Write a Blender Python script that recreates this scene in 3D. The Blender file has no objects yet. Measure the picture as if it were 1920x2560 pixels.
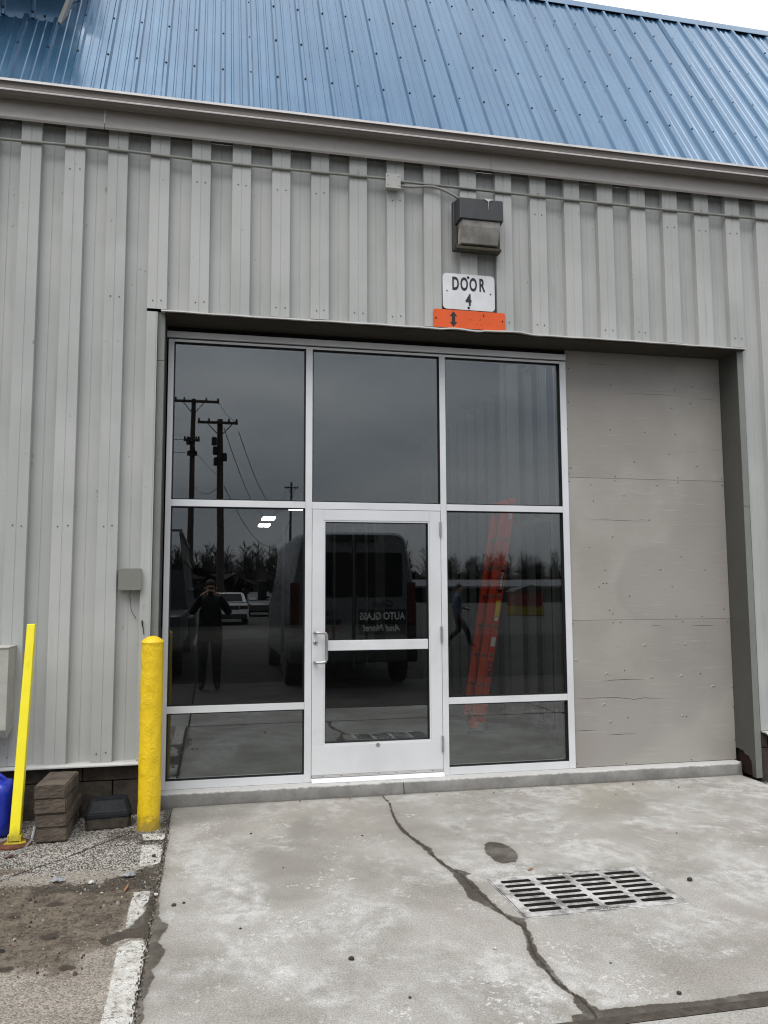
import bpy, bmesh, math, random
import numpy as np
from mathutils import Matrix, Vector
random.seed(7); np.random.seed(7)
R = math.radians
SC = bpy.context.scene
COL = SC.collection

# ------------------------------------------------------------------ camera, sky, sun, exposure
cam_d = bpy.data.cameras.new("camera"); cam = bpy.data.objects.new("camera", cam_d); COL.objects.link(cam)
yaw, pit, rol = -0.20978, 0.09687, 0.0042
Rz = Matrix.Rotation(yaw, 3, 'Z'); Rx = Matrix.Rotation(pit, 3, 'X'); Ry = Matrix.Rotation(rol, 3, 'Y')
RR = Rz @ Rx @ Ry
m3 = Matrix((RR.col[0], RR.col[2], -RR.col[1])).transposed()
cam.matrix_world = Matrix.Translation((-0.781, -6.426, 1.475)) @ m3.to_4x4()
cam_d.sensor_fit = 'VERTICAL'; cam_d.sensor_height = 36.0; cam_d.sensor_width = 27.0
cam_d.lens = 2027.3 / 2560 * 36.0
cam_d.clip_start = 0.02; cam_d.clip_end = 2000
SC.camera = cam

SUN_EL, SUN_AZ = R(60), R(212)
world = bpy.data.worlds.new("World"); SC.world = world; world.use_nodes = True
wn = world.node_tree; wn.nodes.clear(); L = wn.links.new
out = wn.nodes.new('ShaderNodeOutputWorld'); bg = wn.nodes.new('ShaderNodeBackground')
sky = wn.nodes.new('ShaderNodeTexSky'); sky.sky_type = 'NISHITA'; sky.sun_disc = False
sky.sun_elevation = SUN_EL; sky.sun_rotation = SUN_AZ; sky.dust_density = 3.0
tc = wn.nodes.new('ShaderNodeTexCoord'); mp = wn.nodes.new('ShaderNodeMapping')
mp.inputs['Scale'].default_value = (1.0, 1.0, 3.2)
L(tc.outputs['Generated'], mp.inputs['Vector'])
nz = wn.nodes.new('ShaderNodeTexNoise'); nz.inputs['Scale'].default_value = 2.1; nz.inputs['Detail'].default_value = 5.0
nz.inputs['Roughness'].default_value = 0.5
L(mp.outputs['Vector'], nz.inputs['Vector'])
cr = wn.nodes.new('ShaderNodeValToRGB')          # the cloud deck: grey to white
cr.color_ramp.elements[0].position = 0.30; cr.color_ramp.elements[0].color = (4.2, 4.65, 5.4, 1)
cr.color_ramp.elements[1].position = 0.72; cr.color_ramp.elements[1].color = (10.6, 10.7, 10.8, 1)
L(nz.outputs['Fac'], cr.inputs['Fac'])
sep = wn.nodes.new('ShaderNodeSeparateXYZ'); L(tc.outputs['Generated'], sep.inputs['Vector'])
el = wn.nodes.new('ShaderNodeMapRange')          # an overcast sky is brighter overhead than at the horizon
el.inputs['From Min'].default_value = 0.0; el.inputs['From Max'].default_value = 1.0
el.inputs['To Min'].default_value = 0.50; el.inputs['To Max'].default_value = 1.60
L(sep.outputs['Z'], el.inputs['Value'])
mul = wn.nodes.new('ShaderNodeMix'); mul.data_type = 'RGBA'; mul.blend_type = 'MULTIPLY'; mul.inputs['Factor'].default_value = 1
L(cr.outputs['Color'], mul.inputs['A']); L(el.outputs['Result'], mul.inputs['B'])
mx = wn.nodes.new('ShaderNodeMix'); mx.data_type = 'RGBA'; mx.inputs['Factor'].default_value = 0.90
L(sky.outputs['Color'], mx.inputs['A']); L(mul.outputs['Result'], mx.inputs['B'])
L(mx.outputs['Result'], bg.inputs['Color']); bg.inputs['Strength'].default_value = 0.078
L(bg.outputs['Background'], out.inputs['Surface'])

sun_d = bpy.data.lights.new("sun", 'SUN'); sun = bpy.data.objects.new("sun", sun_d); COL.objects.link(sun)
sun_d.energy = 1.35; sun_d.angle = R(48); sun_d.color = (1.0, 0.97, 0.93)
_dir = Vector((math.sin(SUN_AZ) * math.cos(SUN_EL), math.cos(SUN_AZ) * math.cos(SUN_EL), math.sin(SUN_EL)))
sun.rotation_euler = (-_dir).to_track_quat('-Z', 'Y').to_euler()

SC.view_settings.view_transform = 'Standard'; SC.view_settings.look = 'None'
SC.view_settings.exposure = 0.84; SC.view_settings.gamma = 1.0; SC.view_settings.use_curve_mapping = False
SC.render.engine = 'CYCLES'
SC.cycles.use_denoising = True; SC.cycles.denoising_prefilter = 'ACCURATE'; SC.cycles.filter_width = 1.15; SC.cycles.sample_clamp_indirect = 6.0; SC.cycles.max_bounces = 8; SC.cycles.transparent_max_bounces = 12; SC.cycles.caustics_reflective = False

# ------------------------------------------------------------------ helpers: materials
class NT:
    def __init__(s, name):
        s.m = bpy.data.materials.new(name); s.m.use_nodes = True; s.t = s.m.node_tree
        s.b = s.t.nodes['Principled BSDF']; s.o = s.t.nodes['Material Output']
    def n(s, typ, **kw):
        nd = s.t.nodes.new(typ)
        for k, v in kw.items():
            if hasattr(nd, k) and not k[0].isupper(): setattr(nd, k, v)
            else: nd.inputs[k.replace('_', ' ')].default_value = v
        return nd
    def l(s, a, b): s.t.links.new(a, b)
    def coord(s, scale=(1, 1, 1), rand=True):
        tc = s.n('ShaderNodeTexCoord'); v = tc.outputs['Object']
        if rand:
            oi = s.n('ShaderNodeObjectInfo'); ad = s.n('ShaderNodeVectorMath', operation='MULTIPLY_ADD')
            s.l(oi.outputs['Random'], ad.inputs[0]); ad.inputs[1].default_value = (37.1, 53.7, 71.3)
            s.l(v, ad.inputs[2]); v = ad.outputs[0]
        mp = s.n('ShaderNodeMapping'); mp.inputs['Scale'].default_value = scale
        s.l(v, mp.inputs['Vector']); return mp.outputs['Vector']
    def noise(s, vec, scale, detail=5, rough=.55, dist=0):
        nd = s.n('ShaderNodeTexNoise', Scale=scale, Detail=detail, Roughness=rough, Distortion=dist)
        s.l(vec, nd.inputs['Vector']); return nd.outputs['Fac']
    def ramp(s, fac, a, b, lo=0.0, hi=1.0, smooth=True):
        nd = s.n('ShaderNodeMapRange'); nd.interpolation_type = 'SMOOTHSTEP' if smooth else 'LINEAR'
        nd.inputs['From Min'].default_value = a; nd.inputs['From Max'].default_value = b
        nd.inputs['To Min'].default_value = lo; nd.inputs['To Max'].default_value = hi
        s.l(fac, nd.inputs['Value']); return nd.outputs['Result']
    def mix(s, fac, a, b, blend='MIX'):
        nd = s.n('ShaderNodeMix'); nd.data_type = 'RGBA'; nd.blend_type = blend
        for sock, v in ((nd.inputs['Factor'], fac), (nd.inputs['A'], a), (nd.inputs['B'], b)):
            if isinstance(v, (int, float)): sock.default_value = v
            elif isinstance(v, tuple): sock.default_value = v if len(v) == 4 else (*v, 1)
            else: s.l(v, sock)
        return nd.outputs['Result']
    def math(s, op, a, b=0.0):
        nd = s.n('ShaderNodeMath', operation=op)
        for i, v in enumerate((a, b)):
            if isinstance(v, (int, float)): nd.inputs[i].default_value = v
            else: s.l(v, nd.inputs[i])
        return nd.outputs[0]
    def attr(s, name):
        nd = s.n('ShaderNodeAttribute'); nd.attribute_name = name; return nd.outputs['Fac']
    def bump(s, h, strength=.3, dist=.01):
        nd = s.n('ShaderNodeBump', Strength=strength, Distance=dist); s.l(h, nd.inputs['Height'])
        s.l(nd.outputs['Normal'], s.b.inputs['Normal']); return nd
    def base(s, c):
        if isinstance(c, tuple): s.b.inputs['Base Color'].default_value = (*c, 1)
        else: s.l(c, s.b.inputs['Base Color'])
    def rough(s, v):
        if isinstance(v, (int, float)): s.b.inputs['Roughness'].default_value = v
        else: s.l(v, s.b.inputs['Roughness'])

def plain(name, col, rough=.6, metal=0.0, var=.10, scale=6.0, stretch=(1, 1, 1), bump=0.0, bscale=60.0, spec=.5, fine=.06):
    k = NT(name); v = k.coord(stretch)
    a = k.ramp(k.noise(v, scale), .25, .75, 1 - var, 1 + var, False)
    c = k.mix(1.0, tuple(col), a, 'MULTIPLY')
    f = k.ramp(k.noise(v, scale * 14, 3), .3, .7, 1 - fine, 1 + fine, False)
    c = k.mix(1.0, c, f, 'MULTIPLY'); k.base(c)
    k.rough(k.ramp(k.noise(v, scale * 3), .3, .7, max(.03, rough - .08), min(1, rough + .08), False))
    k.b.inputs['Metallic'].default_value = metal; k.b.inputs['Specular IOR Level'].default_value = spec
    if bump: k.bump(k.noise(v, bscale, 4), bump, .004)
    return k.m

def mat_siding():
    k = NT("painted_siding"); v = k.coord(); vs = k.coord((1, 1, .12))
    c = k.mix(k.ramp(k.noise(v, 1.1, 4), .3, .7), (.375, .385, .370), (.455, .46, .445))
    st = k.ramp(k.noise(vs, 15, 5, .55), .52, .80, 0, .24); c = k.mix(st, c, (.21, .205, .185))
    gr = k.ramp(k.noise(vs, 7, 5, .5), .50, .80, 0, .30); c = k.mix(gr, c, (.43, .435, .42))
    vo = k.n('ShaderNodeTexVoronoi', Scale=17.0); k.l(k.coord((1, 1, .75)), vo.inputs['Vector'])
    dot = k.math('MULTIPLY', k.ramp(vo.outputs['Distance'], .04, .12, 1, 0), k.ramp(k.noise(v, 5, 3), .54, .66, 0, .7))
    c = k.mix(dot, c, (.10, .095, .085))
    vo2 = k.n('ShaderNodeTexVoronoi', Scale=5.3); k.l(k.coord((1, 1, .3)), vo2.inputs['Vector'])
    sc = k.math('MULTIPLY', k.ramp(vo2.outputs['Distance'], .03, .10, 1, 0), k.ramp(k.noise(v, 30, 3), .5, .6))
    c = k.mix(k.math('MULTIPLY', sc, .6), c, (.16, .15, .14))
    k.base(c); k.rough(k.ramp(k.noise(v, 8), .3, .7, .48, .62)); k.b.inputs['Specular IOR Level'].default_value = .35
    k.bump(k.noise(k.coord((1, 1, .2)), 14, 4), .12, .004)
    return k.m

def mat_roof():
    k = NT("blue_roof_metal"); v = k.coord(); vs = k.coord((1, .08, 1))
    c = k.mix(k.ramp(k.noise(vs, 5, 4), .3, .7), (.040, .116, .214), (.058, .150, .258))
    c = k.mix(k.ramp(k.noise(v, 2.2, 5), .45, .8, 0, .25), c, (.10, .19, .30))
    c = k.mix(k.ramp(k.noise(vs, 28, 4), .55, .85, 0, .22), c, (.16, .25, .36))
    k.base(c); k.rough(k.ramp(k.noise(v, 3.0), .3, .7, .16, .27)); k.b.inputs['Specular IOR Level'].default_value = .75
    k.b.inputs['Metallic'].default_value = .35
    k.b.inputs['Coat Weight'].default_value = .28; k.b.inputs['Coat Roughness'].default_value = .07; k.b.inputs['Coat IOR'].default_value = 1.55
    k.bump(k.noise(k.coord((1, .25, 1)), 5, 3), .16, .006)
    return k.m

def mat_concrete(name="concrete", apron=False):
    k = NT(name); v = k.coord(rand=False); vx = k.coord((1.0, .8, 1), False)
    c = k.mix(k.ramp(k.noise(v, 1.5, 5, .6), .32, .68), (.240, .228, .205), (.370, .358, .335))
    c = k.mix(k.ramp(k.noise(v, .8, 4, .55, .5), .48, .66, 0, .8), c, (.300, .276, .255))      # warm pink-grey areas
    c = k.mix(k.ramp(k.noise(v, .65, 4), .54, .72, 0, .6), c, (.300, .280, .225))              # beige areas
    w = k.math('MULTIPLY', k.ramp(k.noise(vx, 1.7, 7, .66, .6), .44, .66), k.ramp(k.noise(vx, 11, 6, .7), .36, .62))
    c = k.mix(k.math('MULTIPLY', w, .90), c, (.50, .497, .485))                                   # chalky bloom
    w2 = k.math('MULTIPLY', k.ramp(k.noise(v, 3.6, 3), .54, .66), k.ramp(k.noise(vx, 38, 5, .75), .52, .66))
    c = k.mix(k.math('MULTIPLY', w2, .75), c, (.66, .655, .64))
    c = k.mix(k.ramp(k.noise(v, 130, 5, .85), .36, .62, 0, 1), k.mix(1.0, c, (.66, .645, .62), 'MULTIPLY'), k.mix(1.0, c, (1.22, 1.22, 1.22), 'MULTIPLY'))
    vd = k.coord((1.1, .8, 1), False); dk = k.math('MULTIPLY', k.ramp(k.noise(vd, 2.6, 6, .7), .54, .70), k.ramp(k.noise(v, 30, 5, .75), .40, .62))
    c = k.mix(k.math('MULTIPLY', dk, .50), c, (.17, .15, .13))
    vo = k.n('ShaderNodeTexVoronoi', Scale=26.0); k.l(v, vo.inputs['Vector'])
    pit = k.math('MULTIPLY', k.ramp(vo.outputs['Distance'], .04, .10, 1, 0), k.ramp(k.noise(v, 9, 2), .56, .62))
    c = k.mix(k.math('MULTIPLY', pit, .75), c, (.11, .10, .09))
    rg = k.ramp(k.noise(v, 5), .3, .7, .78, .92)
    if apron:
        wet = k.attr('wet'); j = k.math('ADD', wet, k.math('MULTIPLY', k.math('SUBTRACT', k.noise(v, 14, 6, .68), .5), .045))
        f = k.math('MULTIPLY', k.ramp(j, -.002, .006), k.ramp(k.noise(v, 7, 5, .7), .30, .55, .72, 1))
        c = k.mix(k.ramp(j, -.04, .0, 0, .25), c, (.22, .195, .165))
        c = k.mix(f, c, k.mix(1.0, c, (.22, .20, .175), 'MULTIPLY')); rg = k.math('SUBTRACT', rg, k.math('MULTIPLY', f, .25))
        g = k.attr('groove'); c = k.mix(k.ramp(k.math('ADD', g, k.math('MULTIPLY', k.math('SUBTRACT', k.noise(v, 60, 4, .8), .5), .7)), .20, .60), c, (.040, .033, .026))
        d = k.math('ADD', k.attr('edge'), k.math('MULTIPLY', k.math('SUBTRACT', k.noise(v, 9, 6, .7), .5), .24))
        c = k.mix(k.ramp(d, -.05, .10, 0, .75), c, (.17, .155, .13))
    k.base(c); k.rough(rg); k.b.inputs['Specular IOR Level'].default_value = .3
    hb = k.math('ADD', k.noise(v, 90, 5, .7), k.math('MULTIPLY', k.noise(v, 18, 5), .9)); k.bump(hb, .30, .006)
    return k.m

def mat_asphalt(detail=False):
    k = NT("worn_asphalt" if detail else "lot_asphalt"); v = k.coord(rand=False)
    ag = k.n('ShaderNodeTexVoronoi', Scale=135.0); k.l(v, ag.inputs['Vector'])
    agc = k.n('ShaderNodeSeparateColor'); k.l(ag.outputs['Color'], agc.inputs['Color'])
    c = k.mix(k.ramp(k.noise(v, 2.5, 5), .3, .7), (.225, .198, .165), (.315, .282, .240)) if detail else k.mix(k.noise(v, .5, 4), (.026, .024, .021), (.045, .042, .038))
    c = k.mix(1.0, c, k.ramp(agc.outputs['Red'], 0, 1, .55, 1.45, False), 'MULTIPLY')
    c = k.mix(k.ramp(k.noise(v, 170, 3, .8), .60, .70, 0, .65), c, (.50, .48, .44))
    rg = .9
    hb = k.math('ADD', k.noise(v, 120, 4, .75), k.ramp(ag.outputs['Distance'], 0, .7, .6, 0, False))
    if detail:
        nb = k.math('SUBTRACT', k.noise(v, 13, 7, .72), .5)
        gr = k.ramp(k.math('ADD', k.attr('gravel'), k.math('MULTIPLY', nb, .25)), -.04, .05)
        cg = k.mix(k.ramp(agc.outputs['Green'], .48, .64), (.046, .042, .037), (.46, .44, .40))
        cg = k.mix(k.ramp(k.math('ADD', k.attr('gravel'), k.math('MULTIPLY', nb, .5)), .22, .48, 0, .85), cg, (.042, .037, .030))
        c = k.mix(k.math('MULTIPLY', gr, .85), c, cg)
        dj = k.math('ADD', k.attr('dirt'), k.math('MULTIPLY', nb, .34)); df = k.ramp(dj, -.04, .07)
        cd = k.mix(k.ramp(k.math('ADD', k.math('MULTIPLY', k.noise(v, 9, 8, .85), .6), k.math('MULTIPLY', k.noise(v, 55, 5, .8), .4)), .40, .58), (.034, .025, .017), (.165, .134, .100))
        c = k.mix(k.math('MULTIPLY', df, .92), c, cd)
        bj = k.math('ADD', k.attr('band'), k.math('MULTIPLY', nb, .16)); bf = k.ramp(bj, -.02, .03)
        c = k.mix(k.math('MULTIPLY', bf, k.ramp(k.noise(v, 60, 4, .8), .40, .62, 1, .35)), c, (.040, .033, .026))
        pj = k.math('ADD', k.attr('paint'), k.math('MULTIPLY', k.math('SUBTRACT', k.noise(v, 45, 6, .75), .5), .020))
        pf = k.math('MULTIPLY', k.ramp(pj, -.001, .003), k.ramp(k.noise(v, 30, 8, .9), .445, .49))
        pf = k.math('MULTIPLY', pf, k.ramp(k.attr('dirt'), .02, .10, 1, .8))
        pc = k.mix(k.ramp(k.noise(v, 14, 5), .35, .7), (.46, .45, .41), (.62, .61, .575))
        c = k.mix(pf, c, pc)
        wj = k.math('ADD', k.attr('wet'), k.math('MULTIPLY', nb, .07)); wf = k.ramp(wj, -.004, .012)
        c = k.mix(k.math('MULTIPLY', wf, .88), c, (.040, .031, .023)); rg = k.ramp(wf, 0, 1, .92, .62)
        k.l(rg, k.b.inputs['Roughness'])
        g = k.attr('groove'); c = k.mix(k.ramp(k.math('ADD', g, k.math('MULTIPLY', nb, .6)), .3, .6), c, (.022, .019, .016))
    else: k.rough(rg)
    k.base(c); k.b.inputs['Specular IOR Level'].default_value = .3; k.bump(hb, .8, .006)
    return k.m

def mat_glass():
    k = NT("tinted_glass"); k.t.nodes.remove(k.b)
    fr = k.n('ShaderNodeFresnel'); ge = k.n('ShaderNodeNewGeometry'); k.l(k.ramp(ge.outputs['Backfacing'], 0, 1, 1.92, 1 / 1.92, False), fr.inputs['IOR'])
    tr = k.n('ShaderNodeBsdfTransparent'); tr.inputs['Color'].default_value = (.80, .82, .81, 1)
    gl = k.n('ShaderNodeBsdfGlossy'); gl.inputs['Roughness'].default_value = 0.0; gl.inputs['Color'].default_value = (.93, .97, 1, 1)
    v = k.coord(); bp = k.n('ShaderNodeBump', Strength=.012, Distance=.02); k.l(k.noise(v, 1.6, 1), bp.inputs['Height'])
    k.l(bp.outputs['Normal'], gl.inputs['Normal'])
    ms = k.n('ShaderNodeMixShader'); k.l(fr.outputs['Fac'], ms.inputs['Fac'])
    k.l(tr.outputs[0], ms.inputs[1]); k.l(gl.outputs[0], ms.inputs[2]); k.l(ms.outputs[0], k.o.inputs['Surface'])
    return k.m

def mat_plywood():
    k = NT("painted_plywood"); v = k.coord(); vx = k.coord((.06, 1, 1.0))
    c = k.mix(k.ramp(k.noise(v, 1.3, 5), .3, .7), (.305, .285, .255), (.375, .357, .327))
    oi = k.n('ShaderNodeObjectInfo'); c = k.mix(1.0, c, k.ramp(oi.outputs['Random'], 0, 1, .90, 1.08, False), 'MULTIPLY')
    pt = k.ramp(k.noise(k.coord((.7, 1, .5)), 1.2, 2, .4, .4), .50, .56, 0, .5); c = k.mix(pt, c, (.272, .250, .232))
    c = k.mix(k.ramp(k.noise(vx, 60, 6, .7), .56, .72, 0, .50), c, (.43, .415, .39))
    c = k.mix(k.ramp(k.noise(vx, 34, 5, .7), .60, .76, 0, .45), c, (.20, .182, .158))
    sm = k.math('MULTIPLY', k.ramp(k.noise(v, 6, 5, .7), .66, .78), .5); c = k.mix(sm, c, (.10, .085, .07))
    k.base(c); k.rough(.62); k.b.inputs['Specular IOR Level'].default_value = .3
    k.bump(k.math('ADD', k.noise(vx, 60, 6, .7), k.noise(v, 3, 3)), .22, .004)
    return k.m

def mat_yellow(name, c1, c2, lump):
    k = NT(name); v = k.coord(rand=False)
    c = k.mix(k.ramp(k.noise(v, 9, 5), .3, .7), c1, c2)
    c = k.mix(k.math('MULTIPLY', k.ramp(k.noise(v, 24, 6, .75), .66, .74), .55), c, (.30, .17, .01))
    c = k.mix(k.math('MULTIPLY', k.ramp(k.noise(k.coord((1, 1, .35), False), 38, 5, .7), .70, .76), .8), c, (.10, .06, .02))
    sp = k.n('ShaderNodeSeparateXYZ'); k.l(v, sp.inputs['Vector'])
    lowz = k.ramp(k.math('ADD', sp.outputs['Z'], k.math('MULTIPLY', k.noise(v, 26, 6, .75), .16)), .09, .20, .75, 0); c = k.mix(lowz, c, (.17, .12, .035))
    c = k.mix(k.ramp(k.noise(k.coord((1, 1, .12), False), 20, 5, .6), .52, .78, 0, .40), c, (.42, .29, .02))
    c = k.mix(k.ramp(k.noise(v, 70, 5, .8), .665, .69, 0, .9), c, (.09, .045, .02))
    k.base(c); k.rough(.42)
    if lump: k.bump(k.math('ADD', k.ramp(k.noise(v, 16, 5, .6, 1.5), .48, .56), k.math('MULTIPLY', k.noise(v, 55, 5, .7), .5)), .34, .007)
    return k.m

def mat_alu():
    k = NT("clear_aluminium"); v = k.coord(); vs = k.coord((1, 1, .03))
    c = k.mix(k.ramp(k.noise(v, 2.0, 3), .3, .7), (.68, .69, .70), (.76, .77, .78))
    c = k.mix(k.ramp(k.noise(v, 6, 7, .8), .56, .74, 0, .35), c, (.48, .475, .46))
    k.base(c); k.b.inputs['Metallic'].default_value = .25
    k.rough(k.ramp(k.noise(v, 12), .3, .7, .36, .5)); return k.m

def mat_block():
    k = NT("dark_block"); v = k.coord()
    c = k.mix(k.ramp(k.noise(v, 14, 6, .7), .3, .7), (.030, .024, .018), (.070, .057, .044))
    c = k.mix(k.ramp(k.noise(v, 90, 3, .8), .64, .72, 0, .5), c, (.20, .18, .15))
    k.base(c); k.rough(.93); k.bump(k.noise(v, 80, 5, .75), .9, .006); return k.m

def mat_iron():
    k = NT("cast_iron"); v = k.coord(rand=False)
    c = k.mix(k.ramp(k.noise(v, 7, 6, .7), .35, .62), (.16, .15, .14), (.58, .57, .55))
    c = k.mix(k.ramp(k.noise(v, 60, 5, .75), .55, .70, 0, .7), c, (.07, .065, .06))
    k.base(c); k.rough(.62); k.b.inputs['Metallic'].default_value = .25; k.bump(k.noise(v, 110, 4, .7), .5, .003); return k.m

def mat_paver():
    k = NT("brown_paver"); v = k.coord()
    c = k.mix(k.ramp(k.noise(v, 7, 6, .65), .3, .7), (.052, .040, .030), (.115, .090, .068))
    c = k.mix(k.ramp(k.noise(v, 22, 6, .75), .60, .76, 0, .55), c, (.20, .155, .12))
    c = k.mix(k.math('MULTIPLY', k.ramp(k.noise(v, 110, 3, .8), .66, .72), .5), c, (.28, .25, .21))
    k.base(c); k.rough(.93); k.bump(k.math('ADD', k.noise(v, 60, 5, .7), k.noise(v, 10, 3)), .5, .006); return k.m

def mat_lens():
    k = NT("prismatic_lens"); v = k.coord(rand=False)
    wv = k.n('ShaderNodeTexWave', Scale=48.0, Distortion=0.4); wv.bands_direction = 'X'; k.l(v, wv.inputs['Vector'])
    c = k.mix(k.ramp(k.noise(v, 9, 4), .3, .7), (.24, .225, .20), (.46, .44, .40))
    sp = k.n('ShaderNodeSeparateXYZ'); k.l(v, sp.inputs['Vector'])
    low = k.ramp(k.math('ADD', sp.outputs['Z'], k.math('MULTIPLY', k.noise(v, 40, 5, .7), .03)), 4.262, 4.282, 1, 0)
    c = k.mix(low, c, k.mix(k.noise(v, 90, 4), (.05, .045, .02), (.17, .15, .09)))
    k.base(c); k.rough(k.ramp(low, 0, 1, .10, .8)); k.b.inputs['Specular IOR Level'].default_value = .8
    k.b.inputs['Coat Weight'].default_value = .6; k.b.inputs['Coat Roughness'].default_value = .08
    k.bump(wv.outputs['Fac'], .8, .006); return k.m

def mat_emit(name, col, s):
    k = NT(name); k.b.inputs['Emission Color'].default_value = (*col, 1); k.b.inputs['Emission Strength'].default_value = s
    k.base((.8, .8, .8)); return k.m

MT = dict(
    siding=mat_siding(), roof=mat_roof(), concrete=mat_concrete(), apron=mat_concrete("apron_concrete", True),
    asphalt=mat_asphalt(True), lot=mat_asphalt(False), shade_slab=plain('shade_toned_slab', (.058, .054, .048), .95, var=.4, scale=.9, bump=.3, spec=.2), oldslab=plain('dark_old_slab', (.026, .024, .021), .95, var=.3, scale=.8, bump=.3, spec=.15), glass=mat_glass(), ply=mat_plywood(), alu=mat_alu(),
    block=mat_block(), iron=mat_iron(), paver=mat_paver(), grate_wall=plain('dark_slot_iron', (.022, .018, .015), .85, .2, var=.3, scale=20), plate=plain('worn_plate', (.50, .49, .47), .6, .2, var=.2, scale=30), lens=mat_lens(),
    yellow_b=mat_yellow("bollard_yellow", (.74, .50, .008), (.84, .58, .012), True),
    yellow_p=mat_yellow("post_yellow", (.88, .76, .02), (.92, .80, .03), False),
    gutter=plain("brown_gutter", (.175, .155, .138), .45, var=.10, scale=3, stretch=(.3, 1, 1)),
    fascia=plain("fascia_paint", (.46, .432, .405), .5, var=.08, scale=3, stretch=(.3, 1, 1)),
    lip_highlight=plain("lip_highlight_paint", (.70, .685, .67), .5, var=.15, scale=9),
    trim=plain("trim_paint", (.19, .198, .178), .5, var=.08, scale=4),
    jamb=plain("jamb_paint", (.074, .074, .066), .5, var=.12, scale=4),
    soffit=plain("soffit_brown", (.040, .034, .024), .8, var=.3, scale=5, stretch=(.3, 1, 1)),
    dark=plain("dark_void", (.012, .012, .011), .9, var=.2),
    gasket=plain("black_gasket", (.008, .008, .009), .6, var=.1),
    conduit=plain("conduit_paint", (.25, .25, .225), .5, var=.15, scale=12),
    jbox=plain("box_paint", (.40, .40, .375), .55, var=.12, scale=12),
    ebox=plain("cover_plate", (.185, .185, .165), .5, var=.03, scale=5),
    lamp=plain("lamp_bronze", (.030, .032, .035), .48, var=.25, scale=18, stretch=(1, 1, .2)),
    grime=plain("bird_mess", (.55, .54, .51), .8, var=.2, scale=40),
    moss=plain("mossy_frame", (.055, .050, .030), .9, var=.5, scale=40, bump=.8, bscale=120),
    sign_w=plain("sign_white", (.70, .71, .72), .42, var=.04, scale=9),
    sign_o=plain("sign_orange", (.72, .092, .008), .5, var=.08, scale=9),
    ink=plain("black_ink", (.012, .012, .013), .5, var=.05),
    steel=plain("zinc_steel", (.42, .42, .41), .35, .8, var=.15, scale=30),
    rust=plain("rust", (.10, .035, .015), .9, var=.45, scale=22, bump=.6),
    rust_dark=plain("rusted_channel", (.020, .006, .005), .9, var=.4, scale=14),
    blue=plain("blue_plastic", (.012, .030, .36), .32, var=.10, scale=8),
    blackp=plain("black_plastic", (.008, .010, .012), .7, var=.2, scale=12, bump=.15, bscale=180, spec=.25),
    dirtm=plain("caked_dirt", (.055, .045, .034), .95, var=.5, scale=30, bump=.8, bscale=70),
    clod=plain('mud_clod', (.085, .066, .046), .95, var=.4, scale=30), stone=plain("stone", (.30, .28, .25), .9, var=.4, scale=30),
    darkstone=plain("dark_stone", (.03, .027, .024), .9, var=.4, scale=30),
    screw_grey=plain("weathered_screw", (.12, .115, .10), .6, .3, var=.3, scale=40), leaf=plain("dry_leaf", (.23, .11, .05), .8, var=.3, scale=40),
    film=plain("clear_film", (.27, .28, .29), .18, var=.2, scale=30),
    screw=plain("screw_head", (.010, .012, .016), .5, .3, var=.2, scale=40),
    flash=plain("grey_flashing", (.46, .455, .44), .5, var=.15, scale=6),
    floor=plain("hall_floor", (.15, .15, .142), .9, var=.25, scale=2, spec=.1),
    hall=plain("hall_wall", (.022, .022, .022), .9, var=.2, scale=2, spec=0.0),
    stud=plain("steel_stud", (.20, .205, .205), .4, .4, var=.1, scale=10),
    column=plain("column_paint", (.11, .11, .105), .6, var=.2, scale=8),
    rung=plain('rung_grey', (.10, .10, .10), .5, .3), orange=plain("orange_fibreglass", (.66, .062, .020), .4, var=.08, scale=10),
    chalk=plain('pale_stone', (.42, .41, .39), .9, var=.3, scale=40), label_w=plain("white_label", (.75, .75, .74), .5, var=.05), label_y=plain("yellow_label", (.78, .60, .02), .5, var=.05),
    tube=mat_emit("lit_tube", (1, 1, .97), 9.0), fill_tube=mat_emit("fill_light_tube", (1, 1, .97), 14.0),
    wood=plain("pole_wood", (.060, .048, .038), .9, var=.3, scale=4, stretch=(1, 1, .1)),
    wire=plain("wire_black", (.012, .012, .012), .7, var=.1),
    bark=plain("bare_bark", (.022, .019, .016), .95, var=.3, scale=2),
    van=plain("van_white", (.115, .118, .122), .28, var=.03, scale=3), vglass=plain("van_glass", (.006, .007, .008), .08, var=.1),
    bumper=plain("black_bumper", (.020, .020, .021), .6, var=.1), tyre=plain("tyre", (.014, .014, .014), .85, var=.2),
    rim=plain("wheel_rim", (.38, .38, .38), .4, .6), red=plain("tail_red", (.06, .012, .010), .25, var=.1),
    amber=plain("tail_amber", (.06, .05, .05), .3, var=.1),
    carw=plain("car_white", (.68, .68, .68), .25, var=.03), card=plain("car_dark", (.05, .055, .06), .25, var=.05),
    coat=plain("dark_coat", (.006, .006, .008), .85, var=.2, scale=14), jeans=plain("dark_trousers", (.007, .007, .009), .9, var=.2, scale=14),
    coat2=plain("blue_jacket", (.045, .060, .10), .8, var=.2, scale=14),
    skin=plain("skin", (.42, .24, .17), .55, var=.08, scale=12), hair=plain("dark_hair", (.02, .015, .012), .7, var=.2, scale=40),
    shoe=plain("black_shoe", (.012, .012, .012), .6), shed=plain("shed_white", (.09, .092, .095), .6, var=.08),
    redp=plain("red_paint", (.13, .012, .010), .5), yelp=plain("yellow_paint", (.22, .16, .01), .5),
)

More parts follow.
